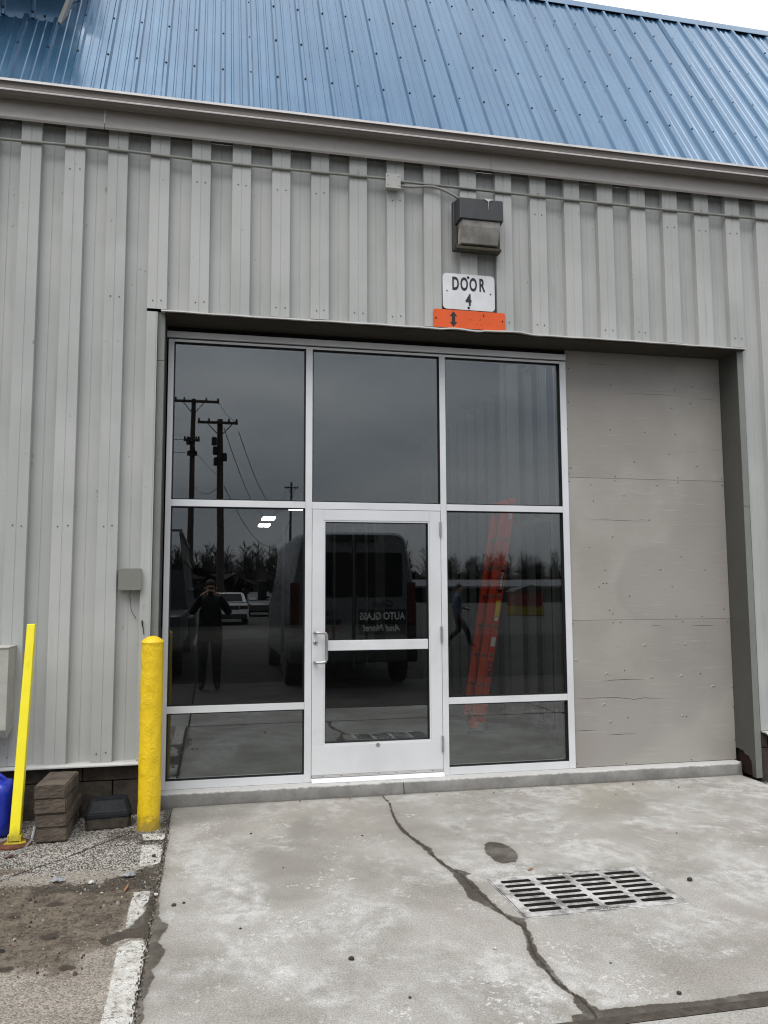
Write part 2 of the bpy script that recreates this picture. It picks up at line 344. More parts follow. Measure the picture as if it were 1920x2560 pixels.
# ------------------------------------------------------------------ helpers: meshes and objects
class MB:
    def __init__(s): s.v = []; s.f = []; s.m = []; s.cur = 0
    def add(s, vs, fs):
        b = len(s.v); s.v += [tuple(p) for p in vs]
        for f in fs: s.f.append(tuple(b + i for i in f)); s.m.append(s.cur)
        return s
    def box(s, x0, x1, y0, y1, z0, z1):
        return s.add([(x0, y0, z0), (x1, y0, z0), (x1, y1, z0), (x0, y1, z0), (x0, y0, z1), (x1, y0, z1), (x1, y1, z1), (x0, y1, z1)],
                     [(0, 3, 2, 1), (4, 5, 6, 7), (0, 1, 5, 4), (1, 2, 6, 5), (2, 3, 7, 6), (3, 0, 4, 7)])
    def hexa(s, p): return s.add(p, [(0, 3, 2, 1), (4, 5, 6, 7), (0, 1, 5, 4), (1, 2, 6, 5), (2, 3, 7, 6), (3, 0, 4, 7)])
    def tube(s, path, r, n=8, caps=True):
        path = [Vector(p) for p in path]; rs = r if isinstance(r, (list, tuple)) else [r] * len(path)
        up0 = None; rings = []
        for i, p in enumerate(path):
            t = (path[min(i + 1, len(path) - 1)] - path[max(i - 1, 0)]).normalized()
            if up0 is None: up0 = Vector((0, 0, 1)) if abs(t.z) < .9 else Vector((1, 0, 0))
            a = t.cross(up0).normalized(); b = a.cross(t).normalized(); up0 = b
            rings.append([p + (a * math.cos(2 * math.pi * k / n) + b * math.sin(2 * math.pi * k / n)) * rs[i] for k in range(n)])
        vs = [q for rg in rings for q in rg]; fs = []
        for i in range(len(path) - 1):
            for k in range(n):
                a, b = i * n + k, i * n + (k + 1) % n
                fs.append((a, b, b + n, a + n))
        if caps: fs.append(tuple(range(n - 1, -1, -1))); fs.append(tuple(range(len(vs) - n, len(vs))))
        return s.add(vs, fs)
    def lathe(s, prof, c=(0, 0, 0), n=24, axis='Z'):
        vs = []; fs = []
        for r, h in prof:
            for k in range(n):
                a = 2 * math.pi * k / n; p = (r * math.cos(a), r * math.sin(a), h)
                if axis == 'Y': p = (p[0], p[2], p[1])
                elif axis == 'X': p = (p[2], p[0], p[1])
                vs.append((p[0] + c[0], p[1] + c[1], p[2] + c[2]))
        for i in range(len(prof) - 1):
            for k in range(n):
                a, b = i * n + k, i * n + (k + 1) % n
                fs.append((a, b, b + n, a + n) if axis == 'Z' else (a, a + n, b + n, b))
        if prof[0][0] > 1e-6: fs.append(tuple(range(n - 1, -1, -1)))
        if prof[-1][0] > 1e-6: fs.append(tuple(range(len(vs) - n, len(vs))))
        return s.add(vs, fs)
    def prism(s, poly, a, b, axis='Y'):
        """poly of 2-D points, pushed from a to b along axis."""
        n = len(poly)
        def P(u, v, w): return (u, w, v) if axis == 'Y' else ((w, u, v) if axis == 'X' else (u, v, w))
        vs = [P(u, v, a) for u, v in poly] + [P(u, v, b) for u, v in poly]
        return s.add(vs, [tuple(range(n)), tuple(range(2 * n - 1, n - 1, -1))] + [(i, i + n, (i + 1) % n + n, (i + 1) % n) for i in range(n)])
    def mesh(s, name, mats, smooth=None):
        me = bpy.data.meshes.new(name); me.from_pydata(s.v, [], s.f)
        for m in (mats if isinstance(mats, (list, tuple)) else [mats]): me.materials.append(m)
        me.polygons.foreach_set('material_index', s.m)
        bm = bmesh.new(); bm.from_mesh(me); bmesh.ops.recalc_face_normals(bm, faces=bm.faces); bm.to_mesh(me); bm.free()
        if smooth is not None:
            me.polygons.foreach_set('use_smooth', [True] * len(me.polygons))
            me.set_sharp_from_angle(angle=R(smooth))
        me.update(); return me

def link(o, parent=None):
    COL.objects.link(o)
    if parent is not None: o.parent = parent
    return o
def obj(name, mb, mats, parent=None, loc=None, rot=None, smooth=None, bevel=None, kind=None):
    me = mb if isinstance(mb, bpy.types.Mesh) else mb.mesh(name, mats, smooth)
    o = link(bpy.data.objects.new(name, me), parent)
    if loc is not None: o.location = loc
    if rot is not None: o.rotation_euler = rot
    if bevel:
        b = o.modifiers.new('bevel', 'BEVEL'); b.width = bevel; b.segments = 2; b.limit_method = 'ANGLE'; b.angle_limit = R(35)
    if kind: o['kind'] = kind
    return o
def tag(o, label, cat, group=None):
    o['label'] = label; o['category'] = cat
    if group: o['group'] = group
    return o
def thing(name, label, cat, loc=(0, 0, 0), rotz=0, group=None):
    o = bpy.data.objects.new(name, None); o.empty_display_size = .1; link(o); o.location = loc; o.rotation_euler = (0, 0, rotz)
    return tag(o, label, cat, group)
def struct(o, label=None):
    o['kind'] = 'structure'
    if label: o['label'] = label
    return o
def text_mesh(name, txt, size, mat, depth=.0006, sx=1.0, bold=0.0, spacing=1.0, align='CENTER', shear=0.0):
    c = bpy.data.curves.new(name, 'FONT'); c.body = txt; c.size = size; c.extrude = depth; c.offset = bold
    c.align_x = align; c.align_y = 'CENTER'; c.space_character = spacing; c.shear = shear; c.resolution_u = 4
    t = bpy.data.objects.new(name, c); COL.objects.link(t)
    dg = bpy.context.evaluated_depsgraph_get(); me = bpy.data.meshes.new_from_object(t.evaluated_get(dg))
    bpy.data.objects.remove(t); bpy.data.curves.remove(c)
    me.name = name; me.transform(Matrix.Diagonal((sx, 1, 1, 1))); me.materials.clear(); me.materials.append(mat)
    return me
FRONT = (R(90), 0, 0)                                   # lettering that faces the lot
def box(x0, x1, y0, y1, z0, z1): return MB().box(x0, x1, y0, y1, z0, z1)

def sdist(P, poly, closed=True):
    """signed distance of points to a polygon, positive inside."""
    A = np.array(poly, float); B = np.roll(A, -1, 0)
    d = np.full(len(P), 1e9); ins = np.zeros(len(P), bool)
    for i in range(len(A) if closed else len(A) - 1):
        a, b = A[i], B[i]; ab = b - a; t = np.clip(((P - a) @ ab) / (ab @ ab), 0, 1)
        d = np.minimum(d, np.hypot(*(P - a - t[:, None] * ab).T))
        if closed:
            cnd = (a[1] > P[:, 1]) != (b[1] > P[:, 1])
            with np.errstate(divide='ignore', invalid='ignore'):
                ins ^= cnd & (P[:, 0] < (b[0] - a[0]) * (P[:, 1] - a[1]) / (b[1] - a[1]) + a[0])
    return np.where(ins, d, -d) if closed else d
def smooth_noise(P, f, seed, octaves=4):
    rng = np.random.RandomState(seed); o = np.zeros(len(P))
    for k in range(octaves):
        for _ in range(5):
            th = rng.rand() * 6.283; ph = rng.rand() * 6.283; fr = f * 2 ** k * (.6 + .8 * rng.rand())
            o += np.sin((P[:, 0] * math.cos(th) + P[:, 1] * math.sin(th)) * fr * 6.283 + ph) / 2 ** k
    return o / 6
def grid(name, xs, ys, zfun, attrs, mat, skip=None):
    X, Y = np.meshgrid(xs, ys); P = np.stack([X.ravel(), Y.ravel()], 1); A = attrs(P); Z = zfun(P, A)
    nx, ny = len(xs), len(ys); i, j = np.meshgrid(np.arange(nx - 1), np.arange(ny - 1)); i = i.ravel(); j = j.ravel()
    if skip is not None:
        cx = (xs[i] + xs[i + 1]) / 2; cy = (ys[j] + ys[j + 1]) / 2; kp = ~skip(cx, cy); i, j = i[kp], j[kp]
    a = j * nx + i; F = np.stack([a, a + 1, a + nx + 1, a + nx], 1)
    me = bpy.data.meshes.new(name); V = np.column_stack([P, Z])
    me.vertices.add(len(V)); me.vertices.foreach_set('co', V.astype(np.float32).ravel())
    me.loops.add(F.size); me.loops.foreach_set('vertex_index', F.astype(np.int32).ravel())
    me.polygons.add(len(F)); me.polygons.foreach_set('loop_start', np.arange(0, F.size, 4, dtype=np.int32))
    me.update(calc_edges=True)
    for k, v in A.items():
        at = me.attributes.new(k, 'FLOAT', 'POINT'); at.data.foreach_set('value', v.astype(np.float32))
    me.polygons.foreach_set('use_smooth', [True] * len(me.polygons)); me.materials.append(mat); me.validate(); me.update()
    return link(bpy.data.objects.new(name, me))

# ------------------------------------------------------------------ ground
G = -0.1                                               # level of the concrete in front of the door
def ring_plane(name, x0, x1, y0, y1, z, mat): return obj(name, MB().add([(x0, y0, z), (x1, y0, z), (x1, y1, z), (x0, y1, z)], [(0, 1, 2, 3)]), mat)
struct(ring_plane('asphalt_ground', -400, 400, -500, 300, G - .03, MT['lot']), "worn grey asphalt of the parking lot and surroundings")

CRACK = [(.54, -.114), (.548, -.35), (.520, -.518), (.50, -.68), (.488, -.834), (.484, -1.0), (.492, -1.09), (.508, -1.247), (.535, -1.38), (.548, -1.50), (.545, -1.58), (.560, -1.71), (.590, -1.83), (.612, -1.92),
         (.612, -2.05), (.618, -2.17), (.628, -2.28), (.636, -2.39), (.646, -2.50)]
CRACK2 = [(.646, -2.50), (.668, -2.61), (.684, -2.66), (.672, -2.74), (.656, -2.80), (.634, -2.88), (.617, -2.96), (.618, -3.05), (.613, -3.12), (.610, -3.19), (.626, -3.27), (.641, -3.33), (.650, -3.40), (.645, -3.49)]
WET = [[(.538, -.40), (.50, -.66), (.47, -.888), (.465, -1.068), (.494, -1.245), (.518, -1.425), (.526, -1.577), (.542, -1.721), (.567, -1.886), (.554, -2.044), (.553, -2.183), (.534, -2.256), (.545, -2.30), (.577, -2.34), (.607, -2.439), (.633, -2.523),
        (.654, -2.508), (.648, -2.355), (.640, -2.19), (.636, -2.038), (.628, -1.94), (.681, -1.924), (.640, -1.87), (.604, -1.824), (.577, -1.729), (.556, -1.568), (.570, -1.452), (.541, -1.336), (.517, -1.217), (.502, -1.022), (.503, -.80), (.545, -.42)],
       [(.649, -2.469), (.640, -2.53), (.645, -2.59), (.672, -2.66), (.651, -2.747), (.616, -2.855), (.594, -2.95), (.588, -3.044), (.602, -3.105), (.596, -3.191), (.607, -3.269), (.627, -3.324), (.600, -3.369), (.60, -3.449), (.62, -3.50),
        (.70, -3.50), (.675, -3.43), (.668, -3.395), (.658, -3.338), (.636, -3.29), (.632, -3.207), (.639, -3.129), (.643, -3.048), (.645, -2.926), (.676, -2.812), (.690, -2.694), (.732, -2.576), (.68, -2.53), (.665, -2.49)],
       [(.911, -1.443), (.951, -1.397), (1.01, -1.429), (1.055, -1.512), (1.055, -1.60), (1.049, -1.67), (1.018, -1.74), (.982, -1.791), (.895, -1.803), (.863, -1.742), (.86, -1.592)],
       [(-1.06, -.85), (-1.026, -.891), (-1.020, -1.2), (-1.016, -1.56), (-1.018, -1.821), (-1.010, -2.0), (-1.003, -2.146), (-.984, -2.234), (-.950, -2.275), (-.949, -2.322), (-.975, -2.393), (-.981, -2.483), (-.956, -2.542), (-.952, -2.595), (-.973, -2.689), (-.998, -2.746), (-.979, -2.804), (-.992, -2.866), (-1.003, -3.003), (-.998, -3.173), (-1.0, -3.5), (-1.06, -3.5)]]
GX0, GX1, GY0, GY1 = .722, 1.610, -2.580, -2.020      # opening for the grate
def with_breaks(a, b, st, brk):
    xs = np.unique(np.concatenate([np.arange(a, b, st), [b], brk])); keep = [xs[0]]
    for x in xs[1:]:
        if x - keep[-1] > .003 or any(abs(x - q) < 1e-9 for q in brk): keep.append(x)
    return np.array(keep)
def apron_attr(P):
    wet = np.full(len(P), -9.0)
    for poly in WET: wet = np.maximum(wet, sdist(P, poly))
    wet = np.maximum(wet, (-3.455 + .02 * smooth_noise(P, .9, 3)) - P[:, 1] - .02 * (P[:, 0] < .55) * (P[:, 0] > -1.0) * 3)
    d = np.minimum(sdist(P, CRACK, False), sdist(P, CRACK2, False)) + .0035 * smooth_noise(P, 9, 5, 3)
    d = d + .004 * smooth_noise(P, 22, 15, 2); gr = np.clip(1 - d / (.0115), 0, 1)
    gr = np.maximum(gr, np.clip(1 - np.abs(P[:, 0] + 1.02) / .008, 0, 1) * 0)
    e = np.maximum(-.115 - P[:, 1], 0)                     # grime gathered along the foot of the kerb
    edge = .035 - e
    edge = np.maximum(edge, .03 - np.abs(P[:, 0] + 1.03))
    return dict(wet=np.clip(wet, -.2, .2), groove=gr, edge=np.clip(edge, -.3, .3))
def apron_z(P, A):
    z = G + .0022 * smooth_noise(P, .7, 11, 3) - .006 * A['groove']
    z -= .012 * np.clip(1 - (P[:, 0] + 1.034) / .02, 0, 1) ** 2
    z -= .010 * np.clip((.02 - (P[:, 1] + 3.49)) / .02, 0, 1)
    return z
xs = with_breaks(-1.034, 3.66, .0115, [GX0, GX1]); ys = with_breaks(-3.49, -.10, .0125, [GY0, GY1])
apron = grid('concrete_apron', xs, ys, apron_z, apron_attr, MT['apron'], lambda x, y: (x > GX0) & (x < GX1) & (y > GY0) & (y < GY1))
struct(apron, "stained pale concrete slab in front of the glass entrance")

obj('joint_filler', MB().box(-1.03, 3.66, -3.545, -3.485, G - .03, G - .006), MT['dirtm'], apron)
obj('slab_edge', MB().box(-1.0345, -1.0325, -3.49, -.10, G - .04, G - .013), MT['concrete'], apron)
k = 0
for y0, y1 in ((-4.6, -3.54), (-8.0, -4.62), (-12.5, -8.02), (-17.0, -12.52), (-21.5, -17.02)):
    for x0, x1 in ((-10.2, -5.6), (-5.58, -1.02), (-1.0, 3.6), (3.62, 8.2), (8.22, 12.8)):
        o = obj('concrete_slab', MB().box(x0, x1, y0, y1, G - .05, G - .002 - .002 * ((k * 7) % 3)), MT['concrete'] if y1 > -4 else MT['shade_slab'] if y1 > -5 else MT['oldslab']); k += 1  # past the front row: dark concrete with van shade put into its colour
        struct(o, "weathered concrete slab of the lot behind the photographer, farther rows toned darker for shade")

STR = [[(-1.198, -.715), (-1.047, -.745), (-1.046, -.869), (-1.177, -.864)],
       [(-1.179, -.963), (-1.05, -.985), (-1.043, -1.34), (-1.165, -1.378)],
       [(-1.153, -1.779), (-1.07, -1.785), (-1.069, -1.931), (-1.089, -1.996), (-1.069, -2.089), (-1.07, -2.235), (-1.105, -2.277), (-1.15, -2.247), (-1.159, -2.025)],
       [(-1.117, -2.399), (-1.056, -2.412), (-1.036, -2.489), (-1.033, -2.707), (-1.027, -2.971), (-1.027, -3.7), (-1.158, -3.7), (-1.153, -2.93), (-1.160, -2.632), (-1.164, -2.479)]]
DIRT = [(-2.9, -1.60), (-2.095, -1.60), (-1.983, -1.45), (-1.791, -1.508), (-1.653, -1.552), (-1.342, -1.596), (-1.263, -1.505), (-1.133, -1.42), (-1.046, -1.32), (-1.029, -1.82), (-1.06, -1.813), (-1.08, -1.998), (-1.139, -2.24),
        (-1.206, -2.451), (-1.299, -2.5), (-1.316, -2.66), (-1.346, -2.722), (-1.477, -2.655), (-1.614, -2.625), (-1.812, -2.611), (-2.2, -2.65), (-2.9, -2.6)]
BAND = [(-1.732, -1.586), (-1.653, -1.552), (-1.342, -1.596), (-1.263, -1.505), (-1.133, -1.42), (-1.046, -1.30), (-1.03, -1.664), (-1.151, -1.755), (-1.362, -1.769), (-1.54, -1.705), (-1.661, -1.726)]
BAND2 = [(-1.439, -.66), (-1.361, -.588), (-1.25, -.60), (-1.197, -.70), (-1.05, -.72), (-1.03, -.74), (-1.03, -.97), (-1.2, -.94), (-1.25, -.86), (-1.311, -.863), (-1.399, -.82)]
WETL = [(-1.25, -2.332), (-1.137, -2.26), (-1.077, -2.043), (-1.06, -1.813), (-1.02, -1.82), (-1.01, -2.187), (-1.01, -3.6), (-1.028, -3.6), (-1.034, -2.9), (-1.04, -2.681), (-1.046, -2.451), (-1.058, -2.393), (-1.127, -2.368), (-1.206, -2.451), (-1.255, -2.404)]
ACR = [(-2.9, -1.9), (-1.895, -1.431), (-1.753, -1.265), (-1.606, -1.1), (-1.432, -.871), (-1.249, -.633), (-1.20, -.60)]
ACR2 = [(-1.02, -.88), (-1.185, -.891), (-1.324, -.93), (-1.432, -.871)]
def asph_attr(P):
    paint = np.maximum.reduce([sdist(P, s) for s in STR]); dirt = sdist(P, DIRT)
    for cx, cy, r in ((-1.888, -1.30, .10), (-1.98, -1.28, .12), (-1.80, -1.33, .05)): dirt = np.maximum(dirt, r - np.hypot(P[:, 0] - cx, (P[:, 1] - cy) * 2))
    band = np.maximum(sdist(P, BAND), sdist(P, BAND2)); band = np.maximum(band, .06 - np.abs(P[:, 0] + 1.035) - .10 * (P[:, 1] < -2.0))
    gravel = (P[:, 1] + 1.42) * .5; wet = sdist(P, WETL)
    for cx, cy, r in ((-1.60, -2.585, .05), (-1.35, -2.63, .05), (-1.70, -2.0, .05), (-1.53, -1.88, .06), (-1.48, -2.29, .06)):
        wet = np.maximum(wet, r - np.hypot(P[:, 0] - cx, (P[:, 1] - cy) * 1.6) - .01)
    d = np.minimum(sdist(P, ACR, False), sdist(P, ACR2, False)) + .006 * smooth_noise(P, 7, 21, 3)
    c = lambda a: np.clip(a, -.3, .3)
    return dict(paint=c(paint), dirt=c(dirt), band=c(band), gravel=c(gravel), wet=c(wet), groove=np.clip(1 - d / .016, 0, 1))
def asph_z(P, A):
    rng = np.random.RandomState(4)
    z = G - .008 + .003 * smooth_noise(P, 1.2, 31, 3) - .010 * A['groove']
    z += np.clip(A['gravel'] + .05, 0, .1) * 10 * .0045 * rng.rand(len(P)) + .0018 * rng.rand(len(P))
    dm = np.clip(A['dirt'] / .1, 0, 1); z += dm * (.007 * np.clip(smooth_noise(P, 4.5, 8, 4), -.3, 1.2) + .004 * rng.rand(len(P)))
    z += np.clip(A['paint'] / .01, 0, 1) * .0015
    z -= .02 * np.clip(1 - (P[:, 1] + 3.7) / .05, 0, 1)
    return z
struct(grid('asphalt_strip', np.arange(-2.9, -1.0329, .0098), np.arange(-3.7, -.15, .0115), asph_z, asph_attr, MT['asphalt']),
       "broken asphalt beside the apron with mud and worn white paint")
# loose stones on the asphalt by the wall: nobody could count them
gm = MB(); rng = np.random.RandomState(12)
for i in range(3600):
    x = rng.uniform(-2.35, -1.05); y = -.30 - 1.35 * rng.rand() ** 1.15
    if rng.rand() < .35 * abs(y): continue
    if -1.88 < x < -1.64 and -.82 < y: continue
    r = rng.uniform(.0022, .0062) * (1.3 if rng.rand() < .06 else 1); a = rng.rand() * 6.28
    gm.cur = int(rng.rand() < .4)
    p = [(x + r * rng.uniform(.7, 1.3) * math.cos(a + k * 1.57), y + r * rng.uniform(.7, 1.3) * math.sin(a + k * 1.57), G - .004) for k in range(4)]
    gm.add(p + [(x + rng.uniform(-.3, .3) * r, y + rng.uniform(-.3, .3) * r, G - .003 + r * rng.uniform(.5, 1.0))], [(0, 1, 4), (1, 2, 4), (2, 3, 4), (3, 0, 4)])
o = obj('gravel', gm, [MT['stone'], MT['darkstone']]); o['kind'] = 'stuff'; o['label'] = "loose grey gravel on the asphalt at the foot of the wall"
cm = MB()
for i in range(1500):
    if i < 800:
        x = rng.uniform(-2.4, -1.06); y = rng.uniform(-2.75, -1.35); r = rng.choice([.003, .005, .008, .013], p=[.45, .35, .16, .04])
        if not (sdist(np.array([[x, y]]), DIRT)[0] > -.02 + .1 * rng.rand() - .05): continue
    else: x = rng.normal(-1.034, .009); y = rng.uniform(-3.4, -.62); r = rng.uniform(.0015, .0042)
    cm.cur = int(rng.choice([0, 1, 2], p=[.62, .20, .18])) if i < 800 else int(rng.choice([0, 1, 2], p=[.58, .17, .25]))
    zz = G - .006 + (.006 if i >= 800 else .002); a = rng.rand() * 6.28
    lo = [(x + r * rng.uniform(.7, 1.4) * math.cos(a + q * 1.2566), y + r * rng.uniform(.7, 1.4) * math.sin(a + q * 1.2566), zz - .004) for q in range(5)]
    hi = [(x + (p_[0] - x) * .6, y + (p_[1] - y) * .6, zz + r * rng.uniform(.5, 1.0)) for p_ in lo]
    cm.add(lo + hi, [(q, (q + 1) % 5, (q + 1) % 5 + 5, q + 5) for q in range(5)] + [(5, 6, 7, 8, 9)])
o = obj('dirt_clods', cm, [MT['clod'], MT['darkstone'], MT['stone']]); o['kind'] = 'stuff'; o['label'] = "brown dirt clods and grit on the mud and along the slab edge"
# gravel strip right of the apron
gm = MB()
for i in range(900):
    x = rng.uniform(3.68, 4.6); y = rng.uniform(-1.2, -.16); r = rng.uniform(.003, .009); gm.cur = int(rng.rand() < .5)
    a = rng.rand() * 6.28
    p = [(x + r * math.cos(a + k * 1.57), y + r * math.sin(a + k * 1.57), G - .03) for k in range(4)]
    gm.add(p + [(x, y, G - .028 + r)], [(0, 1, 4), (1, 2, 4), (2, 3, 4), (3, 0, 4)])
o = obj('gravel', gm, [MT['stone'], MT['darkstone']]); o['kind'] = 'stuff'; o['label'] = "dark gravel right of the concrete apron"

# kerb under the storefront
def rough_kerb():
    m = MB(); n = 160; prof = [(-.118, G - .04), (-.116, -.075), (-.113, -.018), (-.104, -.004), (-.085, 0.0), (.12, .001)]
    rngk = np.random.RandomState(3); vs = []
    for i in range(n + 1):
        x = -1.15 + (3.716 + 1.15 - .02) * i / n
        for j, (y, z) in enumerate(prof):
            q = .0035 * math.sin(x * 9 + j) + rngk.uniform(-.0022, .0022)
            end = .03 * max(0, 1 - (n - i) / 2.0) if j in (1, 2, 3) else 0
            vs.append((x, y + q + end, z + (rngk.uniform(-.002, .001) if 1 < j < 5 else 0)))
    k = len(prof); fs = [(i * k + j, (i + 1) * k + j, (i + 1) * k + j + 1, i * k + j + 1) for i in range(n) for j in range(k - 1)]
    fs.append(tuple((n * k + j) for j in range(k)))
    return m.add(vs, fs)
kc = NT("kerb_concrete"); kv = kc.coord(rand=False)
_c = kc.mix(kc.ramp(kc.noise(kv, 6, 6, .7), .3, .7), (.15, .146, .135), (.235, .23, .218))
_sp = kc.n('ShaderNodeSeparateXYZ'); kc.l(kv, _sp.inputs['Vector'])
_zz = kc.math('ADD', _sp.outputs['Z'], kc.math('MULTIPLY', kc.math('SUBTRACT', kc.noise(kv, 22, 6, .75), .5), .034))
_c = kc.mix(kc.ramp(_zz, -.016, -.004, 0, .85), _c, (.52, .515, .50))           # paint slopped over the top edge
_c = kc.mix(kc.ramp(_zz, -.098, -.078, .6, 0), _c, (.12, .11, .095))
_c = kc.mix(kc.math('MULTIPLY', kc.ramp(kc.noise(kv, 5, 5), .62, .72), .5), _c, (.16, .12, .085))
kc.base(_c); kc.rough(.85); kc.bump(kc.noise(kv, 60, 5, .7), .5, .006)
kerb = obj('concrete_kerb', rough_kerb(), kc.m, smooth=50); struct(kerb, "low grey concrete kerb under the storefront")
obj('kerb_crack', MB().prism([(.705, -.004), (.708, -.004), (.709, -.03), (.713, -.055), (.716, -.095), (.712, -.095), (.709, -.055), (.705, -.03)], -.1215, -.1175), MT['dark'], kerb)

# ------------------------------------------------------------------ the building
B = thing('commercial_building', "grey ribbed metal building with steep blue roof, glass entrance and boarded opening", 'building', (1.3, 0, G))
Boff = Vector((-1.3, 0, -G))
def part(name, mb, mats, parent=None, **kw):
    """a part of the building, mesh given in world coordinates."""
    o = obj(name, mb, mats, parent or B, **kw)
    if parent is None: o.location = Vector(kw.get('loc') or (0, 0, 0)) + Boff
    return o
# walls behind the metal skin
part('wall', MB().box(-5.2, -1.147, -.20, -.02, G - .05, 4.96).box(3.772, 7.3, -.20, -.02, G - .05, 4.96).box(-1.147, 3.772, -.20, -.02, 3.60, 4.96), MT['dark'])
# foundation blocks
def blocks(x0, x1, off0):
    for r_, (z0, z1) in enumerate(((G - .03, .138), (.146, .30))):
        x = x0 - .41 * ((off0 + r_ * .5) % 1)
        while x < x1:
            a, b = max(x, x0), min(x + .40, x1)
            if b - a > .03: part('block', box(a, b, -.232, -.2005, z0, z1), MT['block'], bevel=.004)
            x += .408
blocks(-3.4, -1.16, .19); blocks(3.775, 5.4, .3)

PITCH, RIB, X0 = .3075, .150, -2.2095
YR, YF = -.292, -.239
def siding_profile(a, b):
    """profile of one panel between a and b measured from the rib's left edge; small pencil crease down each face."""
    full = [(0, YF), (.0035, YR + .002), (.006, YR), (.071, YR), (.0735, YR + .0028), (.0765, YR + .0028), (.079, YR), (RIB - .006, YR), (RIB - .0035, YR + .002), (RIB, YF),
            (.2255, YF), (.228, YF + .0028), (.231, YF + .0028), (.2335, YF), (PITCH, YF)]
    out_ = []
    for i, (x, y) in enumerate(full):
        if a - 1e-6 <= x <= b + 1e-6: out_.append((x, y))
        if i + 1 < len(full):
            x2, y2 = full[i + 1]
            for c in (a, b):
                if x < c - 1e-6 and x2 > c + 1e-6: out_.append((c, y + (y2 - y) * (c - x) / (x2 - x)))
    return out_
_cache = {}
def siding(kx, a, b, z0, z1):
    key = (a, b, z0, z1)
    if key not in _cache:
        pr = siding_profile(a, b); nz_ = max(1, int((z1 - z0) / .6)); m = MB(); vs = []
        for i in range(nz_ + 1):
            for x, y in pr: vs.append((x, y, z0 + (z1 - z0) * i / nz_))
        n = len(pr); fs = [(i * n + j, i * n + j + 1, (i + 1) * n + j + 1, (i + 1) * n + j) for i in range(nz_) for j in range(n - 1)]
        # sheet thickness shows at the lower edge
        lo = len(vs); vs += [(x, y + .004, z0) for x, y in pr]; fs += [(j, lo + j, lo + j + 1, j + 1) for j in range(n - 1)]
        _cache[key] = m.add(vs, fs).mesh('siding_panel', MT['siding'])
    o = link(bpy.data.objects.new('siding_panel', _cache[key]), B)
    dz = random.uniform(-.004, .004) if z0 < 1 else random.uniform(-.006, .004)
    o.location = Vector((X0 + PITCH * kx, 0, dz)) + Boff; return o
ZT, ZB, ZH = 4.97, .283, 3.588
for kx in range(-9, 3): siding(kx, 0, PITCH, ZB, ZT)
siding(3, 0, .083, ZB, ZH - .02)
for kx in range(3, 19): siding(kx, 0, PITCH, ZH, ZT)
siding(19, 0, RIB, ZH, ZT); siding(19, RIB + .001, PITCH, ZB, ZT)
for kx in range(20, 30): siding(kx, 0, PITCH, ZB, ZT)
sm = MB()
for kx in range(-9, 30):
    for z in (.345, 1.95, 3.66, 4.62):
        if (3 <= kx <= 19 and z < 3.5) or random.random() < .45: continue
        for dx in (.045, .108):
            sm.lathe([(0, YR - .0045), (.0045, YR - .0038), (.0058, YR + .0002)], (X0 + PITCH * kx + dx + random.uniform(-.004, .004), 0, z + random.uniform(-.008, .008)), 6, 'Y')
part('siding_screw', sm, MT['screw_grey'])['kind'] = 'stuff'
# base flashing under the siding
for a, b in ((-5.0, -1.20), (3.79, 7.2)):
    part('base_flashing', MB().prism([(-.235, .281), (-.300, .279), (-.322, .266), (-.322, .258), (-.298, .270), (-.235, .272)], a, b, 'X'), MT['flash'])
# jamb trims and reveals
part('jamb_trim', MB().box(-1.204, -1.151, -.262, -.205, .25, 3.20).box(-1.2035, -1.1515, -.2605, -.205, 3.203, 3.575), MT['trim'], bevel=.002)
part('jamb_panel', box(-1.150, -1.1475, -.255, .02, G, 3.575), MT['jamb'])
hole = [(-.246, G), (-.201, G), (-.199, -.031), (-.193, .029), (-.172, .045), (-.162, .066), (-.138, .068), (-.11, .074), (-.092, .096), (-.077, .10), (-.05, .098), (-.03, .108), (.03, .10), (.03, 3.575), (-.246, 3.575)]
part('jamb_panel', MB().prism(hole, 3.716, 3.7185, 'X'), MT['jamb'])
part('rusted_channel', box(3.745, 3.757, -.20, .03, G, .30), MT['rust_dark'])
part('jamb_trim', MB().box(3.7165, 3.773, -.250, -.2465, G, 2.19).box(3.717, 3.7735, -.2515, -.2465, 2.193, 3.575).box(3.7715, 3.7740, -.2455, -.20, G, .29), MT['trim'])
# header: soffit, drip edge with a bent length
part('header_soffit', box(-1.150, 3.772, -.285, .03, 3.562, 3.572), MT['soffit'])
part('header_board', box(-1.147, 2.21, .03, .06, 3.44, 3.562), MT['dark'])
m = MB(); vs = []; N = 130
for i in range(N + 1):
    x = -1.178 + (3.760 + 1.178) * i / N
    dz = 0.0
    if 1.0 < x < 1.69: dz = .017 * (x - 1.0) / .69 + .007 * math.sin((x - 1.0) * 16) * (x < 1.35)
    elif 1.69 <= x < 1.82: dz = .017 * (1 - (x - 1.69) / .13) - .003
    dz += .0022 * math.sin(x * 3.1) + .0012 * math.sin(x * 17)
    z = 3.576 + dz
    vs += [(x, -.252, z + .004), (x, -.322, z), (x, -.324, z - .011), (x, -.316, z - .013), (x, -.300, z - .006), (x, -.252, z - .006)]
fs = [(i * 6 + j, (i + 1) * 6 + j, (i + 1) * 6 + (j + 1) % 6, i * 6 + (j + 1) % 6) for i in range(N) for j in range(6)] + [tuple(range(6)), tuple(N * 6 + j for j in range(5, -1, -1))]
part('drip_edge', m.add(vs, fs), MT['flash'])
